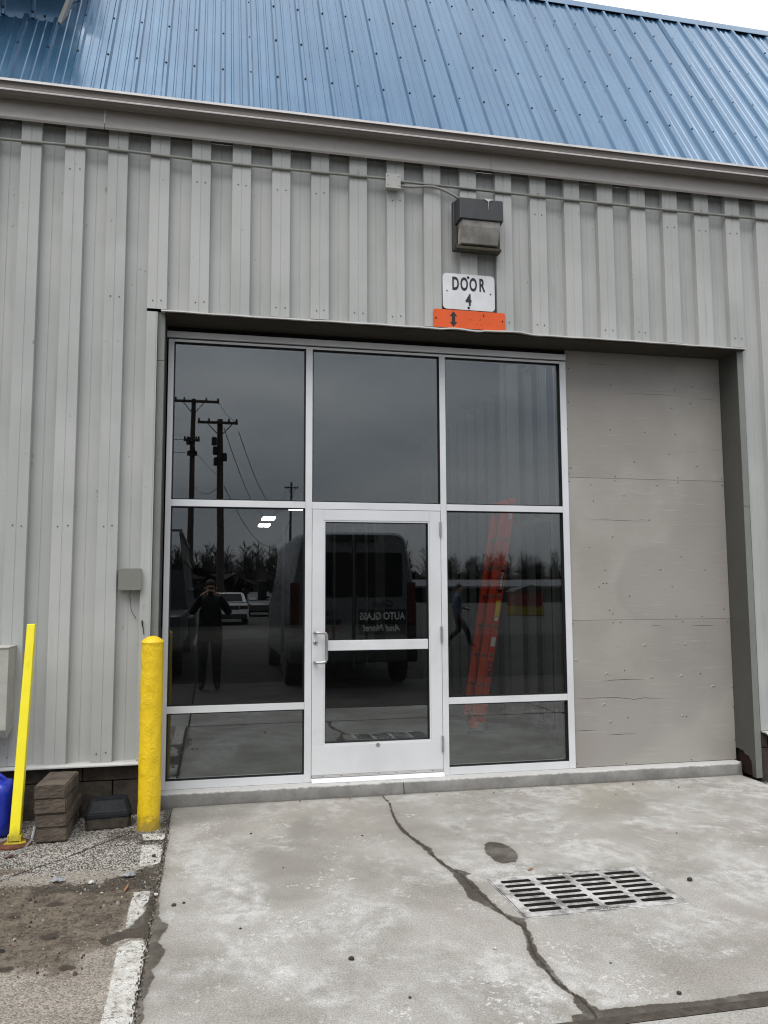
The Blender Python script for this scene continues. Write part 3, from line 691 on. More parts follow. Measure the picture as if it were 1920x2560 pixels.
# eaves: soffit strip, fascia boards, gutter
part('eave_soffit', box(-5.2, 7.3, -.346, -.24, 4.965, 4.975), MT['jamb'])
for a, b in ((-5.2, -1.619), (-1.616, 1.430), (1.433, 4.45), (4.453, 7.3)):
    part('fascia', MB().prism([(-.350, 4.945), (-.338, 4.930), (-.330, 4.945), (-.330, 5.20), (-.3485, 5.20), (-.3485, 4.99)], a, b, 'X'), MT['fascia'], bevel=.002)
GP = [(-.351, 5.168), (-.351, 5.076), (-.400, 5.058), (-.440, 5.062), (-.458, 5.078), (-.462, 5.088), (-.455, 5.092), (-.449, 5.096), (-.448, 5.130), (-.454, 5.152), (-.466, 5.156), (-.466, 5.166), (-.452, 5.166),
      (-.450, 5.158), (-.444, 5.130), (-.444, 5.10), (-.436, 5.070), (-.400, 5.064), (-.356, 5.081), (-.356, 5.168)]
gm = MB(); n = len(GP); vs = [(x, y, z) for x in (-5.2, 7.3) for y, z in GP]
gm.add(vs, [(j, j + n, (j + 1) % n + n, (j + 1) % n) for j in range(n)])
part('gutter', gm, MT['gutter'])
part('gutter_lip', MB().prism([(-.4690, 5.1500), (-.4690, 5.1680), (-.450, 5.1720), (-.450, 5.1665), (-.4665, 5.1665), (-.4665, 5.1500)], -5.2, 7.3, 'X'), MT['lip_highlight'])  # pale strip paints the highlight along the brown gutter's top lip
part('gutter_bead', MB().prism([(-.4640, 5.0810), (-.4665, 5.0890), (-.4560, 5.0975), (-.4540, 5.0920), (-.4600, 5.0830)], -5.2, 7.3, 'X'), MT['lip_highlight'])  # highlight on the bead, likewise put in as pale colour

# roof
TH = R(59.87); RY0, RZ0, RL = -.30, 5.10, 3.275
roof = part('roof', MB().add([(-5.2, RY0 + .02, RZ0), (7.7, RY0 + .02, RZ0), (7.7, RY0 + .02 + RL * math.cos(TH), RZ0 + RL * math.sin(TH)), (-5.2, RY0 + .02 + RL * math.cos(TH), RZ0 + RL * math.sin(TH))], [(0, 1, 2, 3)]), MT['dark'])
PW = .2286
def roof_profile():
    p = [(-.034, 0)]
    for k in range(4):
        b = k * PW
        p += [(b - .026, 0), (b - .011, .024), (b + .011, .024), (b + .026, 0)]
        for c in (PW / 3 + .004, 2 * PW / 3 - .004):
            p += [(b + c - .013, 0), (b + c - .006, .0065), (b + c + .006, .0065), (b + c + .013, 0)]
    p += [(4 * PW - .028, 0), (4 * PW - .013, .0255), (4 * PW + .010, .0262), (4 * PW + .012, .0190)]
    return p
pr = roof_profile(); m = MB(); nv = 6; vs = []
for i in range(nv + 1):
    for x, w in pr: vs.append((x, -.03 + (RL + .03) * i / nv, w))
n = len(pr); m.add(vs, [(i * n + j, i * n + j + 1, (i + 1) * n + j + 1, (i + 1) * n + j) for i in range(nv) for j in range(n - 1)])
rp = m.mesh('roof_panel', MT['roof'])
roof_xs = []
for kx in range(-10, 4):
    o = link(bpy.data.objects.new('roof_panel', rp), roof); x = 4.049 + 4 * PW * kx
    o.location = (x, RY0, RZ0); o.rotation_euler = (TH + random.uniform(-.0022, .0022), random.uniform(-.004, .004), 0)
    roof_xs += [x + k * PW for k in range(4)]
sm = MB()
nrm = Vector((0, -math.sin(TH), math.cos(TH))); upv = Vector((0, math.cos(TH), math.sin(TH)))
for x in roof_xs:
    for d in (.18, .806, 1.432, 2.104, 2.693):
        p = Vector((x + random.uniform(-.004, .004), RY0, RZ0)) + upv * (d + random.uniform(-.012, .012)) + nrm * .0235
        ring = [Vector((1, 0, 0)) * math.cos(a * 1.0472) + upv * math.sin(a * 1.0472) for a in range(6)]
        vs = [p + r_ * .0112 for r_ in ring] + [p + r_ * .0102 + nrm * .004 for r_ in ring] + [p + r_ * .006 + nrm * .0045 for r_ in ring] + [p + r_ * .006 + nrm * .0095 for r_ in ring]
        sm.add(vs, [(q * 6 + a, q * 6 + (a + 1) % 6, q * 6 + 6 + (a + 1) % 6, q * 6 + 6 + a) for q in range(3) for a in range(6)] + [tuple(range(18, 24))])
obj('roof_screw', sm, MT['screw'], roof, kind='stuff')
def slope(d, h): p = Vector((0, RY0, RZ0)) + upv * d + nrm * h; return (p.y, p.z)
cap = [slope(RL - .105, .022), slope(RL - .110, .030), slope(RL - .085, .032), slope(RL + .01, .034), (slope(RL, .03)[0] + .05, slope(RL, .03)[1] + .012), (slope(RL, .03)[0] + .25, slope(RL, .03)[1] - .02), (slope(RL, .0)[0] + .25, slope(RL, .03)[1] - .04), slope(RL - .01, .024)]
for a, b in ((-5.2, 4.55), (4.552, 7.7)): obj('ridge_cap', MB().prism(cap, a, b, 'X'), MT['roof'], roof)
obj('ridge_closure', MB().prism([slope(RL - .085, .0), slope(RL - .085, .022), slope(RL - .06, .022), slope(RL - .06, .0)], -5.2, 7.7, 'X'), MT['dark'], roof)
# the lower storey of the dormer at the far left
dw = obj('dormer_wall', MB().prism([(-5.2, 6.205), (-2.100, 6.200), (-1.905, 6.83), (-1.905, 7.6), (-5.2, 7.6)], .340, 1.15), MT['roof'], roof)
for kx in range(0, 12):
    x = -2.53 - .2286 * kx + .0
    obj('dormer_rib', MB().prism([(x - .02, .341), (x - .010, .323), (x + .010, .323), (x + .02, .341)], 6.212, 7.6, 'Z'), MT['roof'], dw)
x = -2.302; obj('dormer_rib', MB().prism([(x - .02, .341), (x - .010, .323), (x + .010, .323), (x + .02, .341)], 6.212, 7.6, 'Z'), MT['roof'], dw)
obj('dormer_trim', MB().hexa([(-2.108, .325, 6.212), (-2.082, .325, 6.190), (-2.082, .40, 6.190), (-2.108, .40, 6.212), (-1.912, .325, 6.85), (-1.888, .325, 6.85), (-1.888, .40, 6.85), (-1.912, .40, 6.85)]), MT['flash'], dw)
sm = MB()
for x, z in ((-2.53, 6.27), (-2.302, 6.262), (-2.21, 6.247)):
    sm.lathe([(.011, 0), (.011, -.004), (.006, -.005), (.006, -.010)], (x, .322 if x < -2.25 else .340, z), 8, 'Y')
obj('dormer_screw', sm, MT['screw'], dw, kind='stuff')

obj('dormer_shade_ledge', MB().box(-5.2, -2.02, -.30, .339, 6.74, 6.78).box(-5.2, -2.02, -.32, -.3005, 6.72, 6.92), MT['fascia'], dw)  # unseen overhang added above the view to shade the dormer face

# ------------------------------------------------------------------ storefront: frame, panes, door
SF = part('storefront', MB().box(-1.155, 2.211, -.006, .11, 3.468, 3.518), MT['alu'], bevel=.0015)      # the head receptor
def sf(name, b, mat='alu', bevel=.0012): return obj(name, b, MT[mat], SF, bevel=bevel)
xLO, xLI, m1L, m1R, m2L, m2R, xRI, xRO = -1.136, -1.093, -.054, 0.0, 1.066, 1.117, 2.151, 2.208
YA, YB = 0.0, .105
gap = .0008
sf('mullion', box(xLO, xLI, YA, YB, 0.002, 3.456)); sf('mullion', box(m1L, m1R, YA, YB, 0.002, 3.436 - gap))
sf('mullion', box(m2L, m2R, YA, YB, 0.002, 3.436 - gap)); sf('mullion', box(xRI, xRO, YA, YB, 0.002, 3.456))
sf('head_rail', box(xLI + gap, xRI - gap, YA + .001, YB, 3.436, 3.4555))
sf('transom', box(xLI + gap, m1L - gap, YA, YB, 2.134, 2.186)); sf('transom', box(m1R + gap, m2L - gap, YA, YB, 2.130, 2.186)); sf('transom', box(m2R + gap, xRI - gap, YA, YB, 2.134, 2.186))
sf('low_rail', box(xLI + gap, m1L - gap, YA, YB, .559, .612)); sf('low_rail', box(m2R + gap, xRI - gap, YA, YB, .559, .612))
sf('sill_rail', box(xLI + gap, m1L - gap, YA, YB, .002, .063)); sf('sill_rail', box(m2R + gap, xRI - gap, YA, YB, .002, .063))
def pane(x0, x1, z0, z1, parent=None, y=.032):
    obj('pane', box(x0 - .004, x1 + .004, y, y + .006, z0 - .004, z1 + .004), MT['glass'], parent or SF)
    g = .0035
    gk = MB().box(x0, x0 + g, YA + .003, y, z0, z1).box(x1 - g, x1, YA + .003, y, z0, z1).box(x0 + g, x1 - g, YA + .003, y, z1 - g, z1).box(x0 + g, x1 - g, YA + .003, y, z0, z0 + g)
    w = .007
    gk.box(x0 + g, x0 + g + w, y - .006, y - .0005, z0 + g, z1 - g).box(x1 - g - w, x1 - g, y - .006, y - .0005, z0 + g, z1 - g)
    gk.box(x0 + g + w, x1 - g - w, y - .006, y - .0005, z1 - g - w, z1 - g).box(x0 + g + w, x1 - g - w, y - .006, y - .0005, z0 + g, z0 + g + w)
    gk.box(x0, x0 + g, y + .0065, YB, z0, z1).box(x1 - g, x1, y + .0065, YB, z0, z1)
    obj('gasket', gk, MT['gasket'], parent or SF)
for x0, x1 in ((xLI, m1L), (m1R, m2L), (m2R, xRI)): pane(x0, x1, 2.186, 3.436)
for x0, x1 in ((xLI, m1L), (m2R, xRI)): pane(x0, x1, .612, 2.134); pane(x0, x1, .063, .559)
# door leaf
D = thing_door = obj('door', MB().box(.003, .107 - .012, -.002, .042, .052, 2.126).box(.957 + .012, 1.062, -.002, .042, .052, 2.126).box(.107 - .0115, .957 + .0115, -.002, .042, 2.028 + .012, 2.126).box(.107 - .0115, .957 + .0115, -.002, .042, .052, .29 - .012), MT['alu'], B, bevel=.001)
D.location = Boff
def dp(name, b, mat='alu', **kw): return obj(name, b, MT[mat], D, **kw)
dp('glass_stop', MB().box(.0955, .107, .002, .040, .278, 2.04).box(.957, .9685, .002, .040, .278, 2.04).box(.1075, .9565, .002, .040, 2.028, 2.0395).box(.1075, .9565, .002, .040, .2785, .29))
obj('pane', box(.104, .960, .030, .036, .287, 2.031), MT['glass'], D)
gk = MB(); x0, x1, z0, z1, g = .107, .957, .29, 2.028, .005
gk.box(x0, x0 + g, .004, .0295, z0, z1).box(x1 - g, x1, .004, .0295, z0, z1).box(x0 + g, x1 - g, .004, .0295, z1 - g, z1).box(x0 + g, x1 - g, .004, .0295, z0, z0 + g)
dp('gasket', gk, 'gasket')
dp('midrail', box(.1125, .9515, .008, .029, 1.005, 1.084), bevel=.002)
for z0, z1 in ((1.915, 2.038), (1.055, 1.185), (.188, .313)):
    h = MB()
    for a, b in ((0, .33), (.345, .66), (.675, 1)): h.lathe([(.0085, z0 + (z1 - z0) * a), (.0085, z0 + (z1 - z0) * b)], (1.0600, -.010, 0), 12)
    dp('hinge', h, 'steel', smooth=40)
hp = [(.045, -.002, 1.150), (.045, -.055, 1.150)]
path = [(.024, -.003, 1.150), (.024, -.040, 1.150), (.030, -.056, 1.150), (.045, -.060, 1.150), (.085, -.060, 1.150), (.104, -.060, 1.143), (.112, -.060, 1.125), (.112, -.060, .945), (.104, -.060, .926), (.085, -.060, .919), (.045, -.060, .919), (.030, -.056, .919), (.024, -.040, .919), (.024, -.003, .919)]
dp('handle', MB().tube(path, .0115, 14), 'steel', smooth=60)
lk = dp('lock', MB().lathe([(.0, -.014), (.008, -.014), (.013, -.013), (.0165, -.009), (.0175, -.002)], (.030, 0, 1.072), 20, 'Y'), 'steel', smooth=40)
obj('keyhole', MB().box(.0275, .0325, -.0155, -.0142, 1.066, 1.078), MT['gasket'], lk)
dp('kick_plate', box(.003, 1.062, -.0035, -.0022, .0545, .272), bevel=.0005)
dp('sweep', MB().box(.004, 1.061, -.010, -.0035, .034, .052), 'flash')
sm = MB()
for k in range(7): sm.lathe([(.0, -.0125), (.003, -.0125), (.003, -.010)], (.09 + k * .147, 0, .046), 8, 'Y')
dp('sweep_screw', sm, 'screw', kind='stuff')
dp('maker_plate', MB().lathe([(0, -.0052), (.017, -.0045), (.017, -.0036)], (.53, 0, .262), 20, 'Y'), 'steel')
obj('threshold', MB().prism([(-.045, .002), (-.040, .012), (-.012, .030), (.10, .030), (.10, .002)], .001, 1.065, 'X'), MT['alu'], SF)

# boarded part of the opening
ply = []
for z0, z1 in ((.004, 1.2175), (1.2195, 2.4395), (2.4415, 3.561)):
    ply.append(part('plywood_panel', box(2.2095, 3.714, .010, .028, z0, z1), MT['ply'], bevel=.0012))
KN = [[(2.878, .997, .015), (3.266, .999, .010), (2.234, .878, .018), (2.515, .759, .019), (2.932, .723, .014), (3.215, .726, .018), (3.516, .622, .022), (2.482, .505, .017), (2.534, .361, .017), (3.213, .39, .013)],
      [(3.048, 2.42 - .03, .010), (3.052, 1.65, .010), (3.485, 1.649, .009), (2.39, 1.842, .007), (2.959, 2.082, .010)],
      [(2.836, 3.311, .010), (3.441, 3.292, .011), (3.413, 3.138, .015), (3.221, 3.088, .012), (3.179, 2.674, .011), (2.838, 2.594, .010), (3.448, 2.569, .013), (2.233, 2.521, .013)]]
for p_, ks in zip(ply, KN):
    m = MB()
    for x, z, r_ in ks:                                  # patched knots: a raised crescent
        for i in range(10):
            a0, a1 = -.5 + i * .42, -.5 + (i + 1) * .42
            w0, w1 = .004 * math.sin((i + .02) / 10 * 3.14) + .0015, .004 * math.sin((i + 1) / 10 * 3.14) + .001
            m.add([(x + r_ * math.cos(a0), .0099, z + r_ * math.sin(a0)), (x + r_ * math.cos(a1), .0099, z + r_ * math.sin(a1)),
                   (x + (r_ - w1) * math.cos(a1), .0050, z + (r_ - w1) * math.sin(a1)), (x + (r_ - w0) * math.cos(a0), .0050, z + (r_ - w0) * math.sin(a0)),
                   (x + (r_ - 2.4 * w1) * math.cos(a1), .0099, z + (r_ - 2.4 * w1) * math.sin(a1)), (x + (r_ - 2.4 * w0) * math.cos(a0), .0099, z + (r_ - 2.4 * w0) * math.sin(a0))], [(0, 1, 2, 3), (3, 2, 4, 5)])
    obj('knot', m, MT['ply'], p_, kind='stuff')
def split(pts, w=.0016):
    m = MB()
    for path in pts:
        n = len(path); vs = []
        for i, (x, z) in enumerate(path):
            h = w * math.sin(math.pi * (i + .15) / (n - .7)); vs += [(x, .0094, z + h), (x, .0094, z - h)]
        m.add(vs, [(2 * i, 2 * i + 2, 2 * i + 3, 2 * i + 1) for i in range(n - 1)])
    return m
obj('grain_split', split([[(2.459, .706), (2.51, .706), (2.563, .712), (2.726, .715), (2.80, .714), (2.878, .711)], [(2.216, .578), (2.284, .566), (2.455, .568), (2.60, .566), (2.767, .545), (2.861, .558), (2.954, .545), (3.073, .546)],
                          [(2.214, .303), (2.30, .303), (2.401, .302)], [(2.502, .26), (2.60, .259), (2.779, .263)], [(3.33, 1.16), (3.42, 1.163), (3.50, 1.162), (3.56, 1.158)], [(2.95, 1.168), (2.98, 1.163), (3.04, 1.167)]]), MT['dark'], ply[0], kind='stuff')
obj('grain_split', split([[(2.38, 2.075), (2.55, 2.078), (2.75, 2.073), (2.95, 2.071)], [(2.86, 2.078), (2.89, 2.084), (2.93, 2.080)]], .0012), MT['dark'], ply[1], kind='stuff')
obj('grain_split', split([[(2.75, 3.205), (2.95, 3.205), (3.15, 3.208), (3.3, 3.203)], [(3.45, 3.186), (3.6, 3.183), (3.70, 3.183)], [(2.42, 3.455), (2.55, 3.452), (2.65, 3.451)]], .0012), MT['dark'], ply[2], kind='stuff')
SCR = [[(2.219, 1.19), (3.69, 1.19), (2.59, 1.195), (2.66, 1.198), (3.25, 1.195), (2.222, .035), (2.67, .018), (3.28, .02), (3.705, .45), (3.706, .62), (3.705, .17), (3.40, .745), (2.68, .79), (2.70, .395), (3.25, .385)],
       [(2.219, 2.406), (3.696, 2.402), (2.647, 2.42), (3.258, 2.42), (2.42, 2.38), (2.44, 2.24), (2.73, 2.29), (2.61, 1.93), (3.26, 1.76), (2.47, 1.50), (2.51, 1.53), (2.54, 1.53), (2.75, 1.42), (3.16, 1.50), (2.59, 1.27), (3.19, 1.245), (3.44, 1.24), (3.66, 1.30), (2.56, 1.30), (2.53, 1.64)],
       [(2.219, 2.47), (3.693, 2.463), (2.651, 2.461), (3.256, 2.461), (2.24, 3.40), (2.23, 3.10), (2.22, 2.86), (3.70, 3.35), (2.62, 2.87), (3.25, 2.85), (2.64, 3.27), (3.26, 3.26), (2.95, 2.86)]]
for p_, ss in zip(ply, SCR):
    m = MB()
    for x, z in ss: m.lathe([(0, .0082), (.0045, .0085), (.0052, .0099)], (x, 0, z), 8, 'Y')
    obj('screw', m, MT['screw'], p_, kind='stuff')

# ------------------------------------------------------------------ fixtures on the front
W = thing('wall_light', "dark bronze wall light with ribbed glass lens above the door sign", 'wall light', (1.30, -.29, 4.2))
def wl(name, b, mat, **kw): o = obj(name, b, MT[mat], W, **kw); o.location = (-1.30, .29, -4.2); return o
wl('back_box', MB().box(1.100, 1.500, -.345, -.2925, 4.225, 4.640), 'lamp', bevel=.008)
hs = wl('housing', MB().add([(1.112, -.340, 4.640), (1.492, -.340, 4.640), (1.486, -.462, 4.618), (1.118, -.462, 4.618), (1.112, -.340, 4.435), (1.492, -.340, 4.435), (1.486, -.470, 4.440), (1.118, -.470, 4.440)],
        [(0, 1, 2, 3), (4, 7, 6, 5), (3, 2, 6, 7), (0, 3, 7, 4), (1, 5, 6, 2)]), 'lamp', bevel=.006)
gp = MB(); gp.prism([(1.315, 4.621), (1.405, 4.618), (1.392, 4.610), (1.378, 4.608), (1.366, 4.598), (1.352, 4.601), (1.335, 4.611)], -.4685, -.4640)
gp.prism([(1.3585, 4.600), (1.3615, 4.600), (1.361, 4.56), (1.3595, 4.53)], -.4695, -.4640)
o = obj('bird_dropping', gp, MT['grime'], hs)
wl('lens', MB().add([(1.130, -.342, 4.436), (1.475, -.342, 4.436), (1.462, -.455, 4.436), (1.140, -.455, 4.436), (1.140, -.449, 4.39), (1.462, -.449, 4.39), (1.458, -.405, 4.262), (1.142, -.405, 4.262), (1.135, -.345, 4.245), (1.470, -.345, 4.245)],
    [(3, 2, 5, 4), (4, 5, 6, 7), (7, 6, 9, 8), (0, 3, 4, 7), (0, 7, 8), (1, 6, 5, 2), (1, 9, 6)]), 'lens', bevel=.004)
wl('lens_frame', MB().box(1.112, 1.140, -.38, -.342, 4.225, 4.262).box(1.112, 1.490, -.40, -.342, 4.218, 4.243).box(1.470, 1.490, -.36, -.342, 4.24, 4.43).box(1.112, 1.130, -.36, -.342, 4.24, 4.43), 'moss', bevel=.004)

cn = thing('conduit', "long thin painted conduit running along the wall under the eaves", 'conduit', (0, -.3, 4.78))
def cd(name, b, mat='conduit', **kw): o = obj(name, b, MT[mat], cn, **kw); o.location = (0, .3, -4.78); return o
def cz(x): return 4.787 + .004 * math.sin(x * 1.7) + (.012 * math.exp(-((x + 1.6) ** 2) / .3)) - (.012 if x > .6 else 0)
cd('pipe', MB().tube([(x, -.304 - .002 * math.sin(x * 3), cz(x)) for x in np.linspace(-5, .55, 40)], .0105, 10), smooth=60)
cd('pipe', MB().tube([(x, -.304 - .002 * math.sin(x * 3), cz(x)) for x in np.linspace(.65, 7, 40)], .0105, 10), smooth=60)
for x in (-1.625, 3.72): cd('coupling', MB().tube([(x - .035, -.304, cz(x)), (x - .012, -.304, cz(x)), (x - .010, -.304, cz(x)), (x + .010, -.304, cz(x)), (x + .012, -.304, cz(x)), (x + .035, -.304, cz(x))], [.0135, .0145, .0115, .0115, .0145, .0135], 12))
for k_ in (-8, -2, 2, 8, 13, 18): 
    x = X0 + PITCH * k_ + .075
    cd('strap', MB().tube([(x - .009, -.304, cz(x)), (x + .009, -.304, cz(x))], .0125, 10).box(x - .009, x + .009, -.2945, -.292, cz(x) + .010, cz(x) + .035))
J = thing('junction_box', "small square painted junction box on the conduit left of the light", 'junction box', (.60, -.29, 4.75))
o = obj('body', box(.543, .655, -.350, -.2925, 4.698, 4.808), MT['jbox'], J, bevel=.003); o.location = (-.60, .29, -4.75)
o = obj('cover', box(.538, .660, -.356, -.3505, 4.692, 4.814), MT['jbox'], J, bevel=.0015); o.location = (-.60, .29, -4.75)
sm = MB()
for x in (.556, .642):
    for z in (4.714, 4.79): sm.lathe([(0, -.3575), (.004, -.3573), (.0045, -.356)], (x, 0, z), 8, 'Y')
o = obj('cover_screw', sm, MT['screw'], J, kind='stuff'); o.location = (-.60, .29, -4.75)
bp_ = [(.66, -.318, 4.738), (.72, -.318, 4.735), (.771, -.318, 4.736), (.83, -.318, 4.745), (.884, -.320, 4.752), (.949, -.325, 4.752), (1.014, -.335, 4.732), (1.08, -.345, 4.700), (1.16, -.350, 4.655)]
tag(obj('feed_pipe', MB().tube(bp_, .0105, 10), MT['conduit'], smooth=60), "short bent conduit from junction box down to wall light", 'conduit')

def rounded(x0, x1, z0, z1, r_, n=6):
    p = []
    for cx, cz_, a0 in ((x1 - r_, z1 - r_, 0), (x0 + r_, z1 - r_, 90), (x0 + r_, z0 + r_, 180), (x1 - r_, z0 + r_, 270)):
        for i in range(n + 1): a = R(a0 + 90 * i / n); p.append((cx + r_ * math.cos(a), cz_ + r_ * math.sin(a)))
    return p
S = thing('door_sign', "white rounded metal sign reading DOOR 4", 'sign', (1.238, -.295, 3.745))
def sg(name, me, mat=None, loc=(0, 0, 0), rot=None, **kw):
    o = obj(name, me, MT[mat] if mat else None, S, rot=rot, **kw); o.location = (Vector(loc) + Vector((-1.238, .295, -3.745))); return o
sg('plate', MB().prism(rounded(1.018, 1.461, 3.747, 4.046, .035), -.2985, -.2955), 'sign_w')
k = NT("scratched_white"); v_ = k.coord(rand=False)
c_ = k.mix(k.ramp(k.noise(v_, 9, 5), .3, .7), (.64, .65, .66), (.72, .73, .74))
c_ = k.mix(k.math('MULTIPLY', k.ramp(k.noise(v_, 26, 7, .8, 2.0), .62, .68), .35), c_, (.30, .29, .27)); k.base(c_); k.rough(.4)
S.children[0].data.materials[0] = k.m
def letters(word, xs_, size, sx, z, par, off, dpt=-.2995, bold=.0048):
    for ch, x in zip(word, xs_):
        me = text_mesh('lettering', ch, size, MT['ink'], sx=sx, bold=bold); o = obj('lettering', me, None, par, rot=FRONT); o.location = Vector((x, dpt, z)) + Vector(off)
letters('DOOR', (1.126, 1.200, 1.277, 1.351), .150, .54, 3.957, S, (-1.238, .295, -3.745))
letters('4', (1.236,), .132, .72, 3.827, S, (-1.238, .295, -3.745))
for x, z, r_ in ((1.235, 4.021, .011), (1.236, 3.766, .011), (1.053, 3.899, .0055), (1.424, 3.894, .0055)):
    sg('bolt', MB().lathe([(0, -.306), (r_ * .7, -.305), (r_, -.2995)], (x, 0, z), 12, 'Y'), 'screw')
A = thing('arrow_sign', "orange metal strip sign with black double-headed arrow", 'sign', (1.24, -.295, 3.587))
aoff = Vector((-1.24, .295, -3.587))
o = obj('plate', MB().prism(rounded(.938, 1.544, 3.589, 3.738, .014), -.3045, -.3015), MT['sign_o'], A); o.location = aoff
ar = [(1.104, 3.726), (1.135, 3.686), (1.118, 3.686), (1.118, 3.637), (1.135, 3.637), (1.104, 3.598), (1.073, 3.637), (1.090, 3.637), (1.090, 3.686), (1.073, 3.686)]
o = obj('arrow', MB().prism(ar, -.3058, -.3046), MT['ink'], A); o.location = aoff
ch = MB().prism([(1.356, 3.716), (1.369, 3.716), (1.363, 3.695), (1.357, 3.693)], -.3056, -.3046)
for x, z in ((1.33, 3.672), (1.325, 3.665), (1.245, 3.67), (1.305, 3.63), (1.336, 3.628), (1.34, 3.622), (1.40, 3.64)): ch.prism([(x, z), (x + .007, z + .002), (x + .004, z - .005)], -.3052, -.3046)
o = obj('scuff', ch, MT['ink'], A, kind='stuff'); o.location = aoff
for x, z in ((.957, 3.663), (1.522, 3.670)): o = obj('bolt', MB().lathe([(0, -.310), (.005, -.309), (.007, -.3046)], (x, 0, z), 10, 'Y'), MT['screw'], A); o.location = aoff

E_ = thing('electrical_box', "flat grey square cover box on the wall above the bollard", 'electrical box', (-1.35, -.29, 1.48))
eo = Vector((1.35, .29, -1.48))
o = obj('body', box(-1.424, -1.276, -.322, -.2505, 1.492, 1.638), MT['ebox'], E_); o.location = eo
o = obj('cover', MB().prism(rounded(-1.430, -1.270, 1.486, 1.644, .006, 3), -.328, -.3225), MT['ebox'], E_, bevel=.0015); o.location = eo
for x in (-1.420, -1.280):
    for z in (1.495, 1.636): o = obj('cover_screw', MB().lathe([(0, -.3305), (.0045, -.330), (.005, -.328)], (x, 0, z), 8, 'Y'), MT['steel'], E_); o.location = eo
tag(obj('loose_wire', MB().tube([(-1.352, -.265, 1.50), (-1.355, -.263, 1.443), (-1.347, -.268, 1.397), (-1.345, -.266, 1.356), (-1.335, -.262, 1.325), (-1.32, -.260, 1.30), (-1.307, -.256, 1.279)], .0022, 6), MT['wire']),
    "thin dark wire dangling below the grey cover box", 'wire')
tag(obj('bent_wire', MB().tube([(-1.262, -.296, 1.268), (-1.260, -.305, 1.25), (-1.258, -.30, 1.232), (-1.252, -.302, 1.21), (-1.248, -.30, 1.17)], [.006, .006, .004, .003, .003], 6), MT['wire']),
    "short bent black wire end sticking up behind the bollard", 'wire')
WB = thing('utility_cabinet', "grey metal cabinet on the wall at the left edge", 'cabinet', (-2.4, -.29, .49))
wo = Vector((2.4, .29, -.49))
o = obj('body', MB().prism([(-.2925, .55), (-.2925, 1.098), (-.500, 1.098), (-.500, .56), (-.46, .50)], -2.75, -2.104, 'X'), MT['jbox'], WB, bevel=.004); o.location = wo
o = obj('lid', box(-2.755, -2.100, -.506, -.2925, 1.0985, 1.110), MT['jbox'], WB, bevel=.003); o.location = wo

# ------------------------------------------------------------------ things standing by the wall
P = thing('bollard', "thick yellow painted steel bollard with domed top at the left of the entrance", 'bollard', (-1.165, -.60, G))
m = MB(); n = 48; vs = []; H = [(-.03 + .0155 * i) for i in range(80)]
prof = [(z, .0745) for z in np.linspace(-.03, 1.232, 90)]
bm_v = []
rl = np.random.RandomState(9); LUMPS = [(rl.rand() * 6.283, rl.rand() * 1.2, rl.uniform(.008, .032), rl.uniform(-.0035, .0028)) for _ in range(130)]
def lump(a, z): return .0006 * (math.sin(3 * a + 9 * z) + math.sin(5 * a - 23 * z + 1)) + sum(q_ * math.exp(-((z - z_) / s_) ** 2 - (math.atan2(math.sin(a - a_), math.cos(a - a_)) * .075 / s_) ** 2) for a_, z_, s_, q_ in LUMPS)
for z, r_ in prof:
    rr = r_ + (.003 if z > 1.222 else 0) + (.004 * max(0, 1 - z / .03))
    for k in range(n): a = 2 * math.pi * k / n; q = rr + lump(a, z) * (1 if z < 1.2 else .4); vs.append((q * math.cos(a), q * math.sin(a), z))
fs = [(i * n + k, i * n + (k + 1) % n, (i + 1) * n + (k + 1) % n, (i + 1) * n + k) for i in range(len(prof) - 1) for k in range(n)]
obj('post', m.add(vs, fs), MT['yellow_b'], P, smooth=60)
obj('cap', MB().lathe([(.0775, 1.230), (.074, 1.238), (.062, 1.250), (.042, 1.264), (.020, 1.272), (0, 1.274)], n=40), MT['yellow_b'], P, smooth=50)

Q = thing('sign_post', "narrow bright yellow square steel post leaning at the left edge", 'post', (-1.963, -.775, G))
obj('post', MB().hexa([(-.031, -.03, .022), (.031, -.03, .022), (.031, .03, .022), (-.031, .03, .022), (-.003, .125, 1.365), (.047, .125, 1.365), (.047, .18, 1.365), (-.003, .18, 1.365)]), MT['yellow_p'], Q, bevel=.003)
obj('collar', MB().box(-.040, -.031, -.03, .03, .010, .06).box(.031, .042, -.03, .03, .010, .055), MT['yellow_p'], Q, bevel=.003)
obj('base_plate', MB().lathe([(.09, -.012), (.105, -.008), (.105, .006), (.095, .012), (0, .014)], (.0, -.02, 0), 28), MT['rust'], Q, smooth=30)
obj('paint_splash', MB().prism([(-.055, -.06), (.035, -.068), (.075, -.045), (.055, .03), (-.045, .03)], .0142, .0165, 'Z'), MT['yellow_p'], Q)

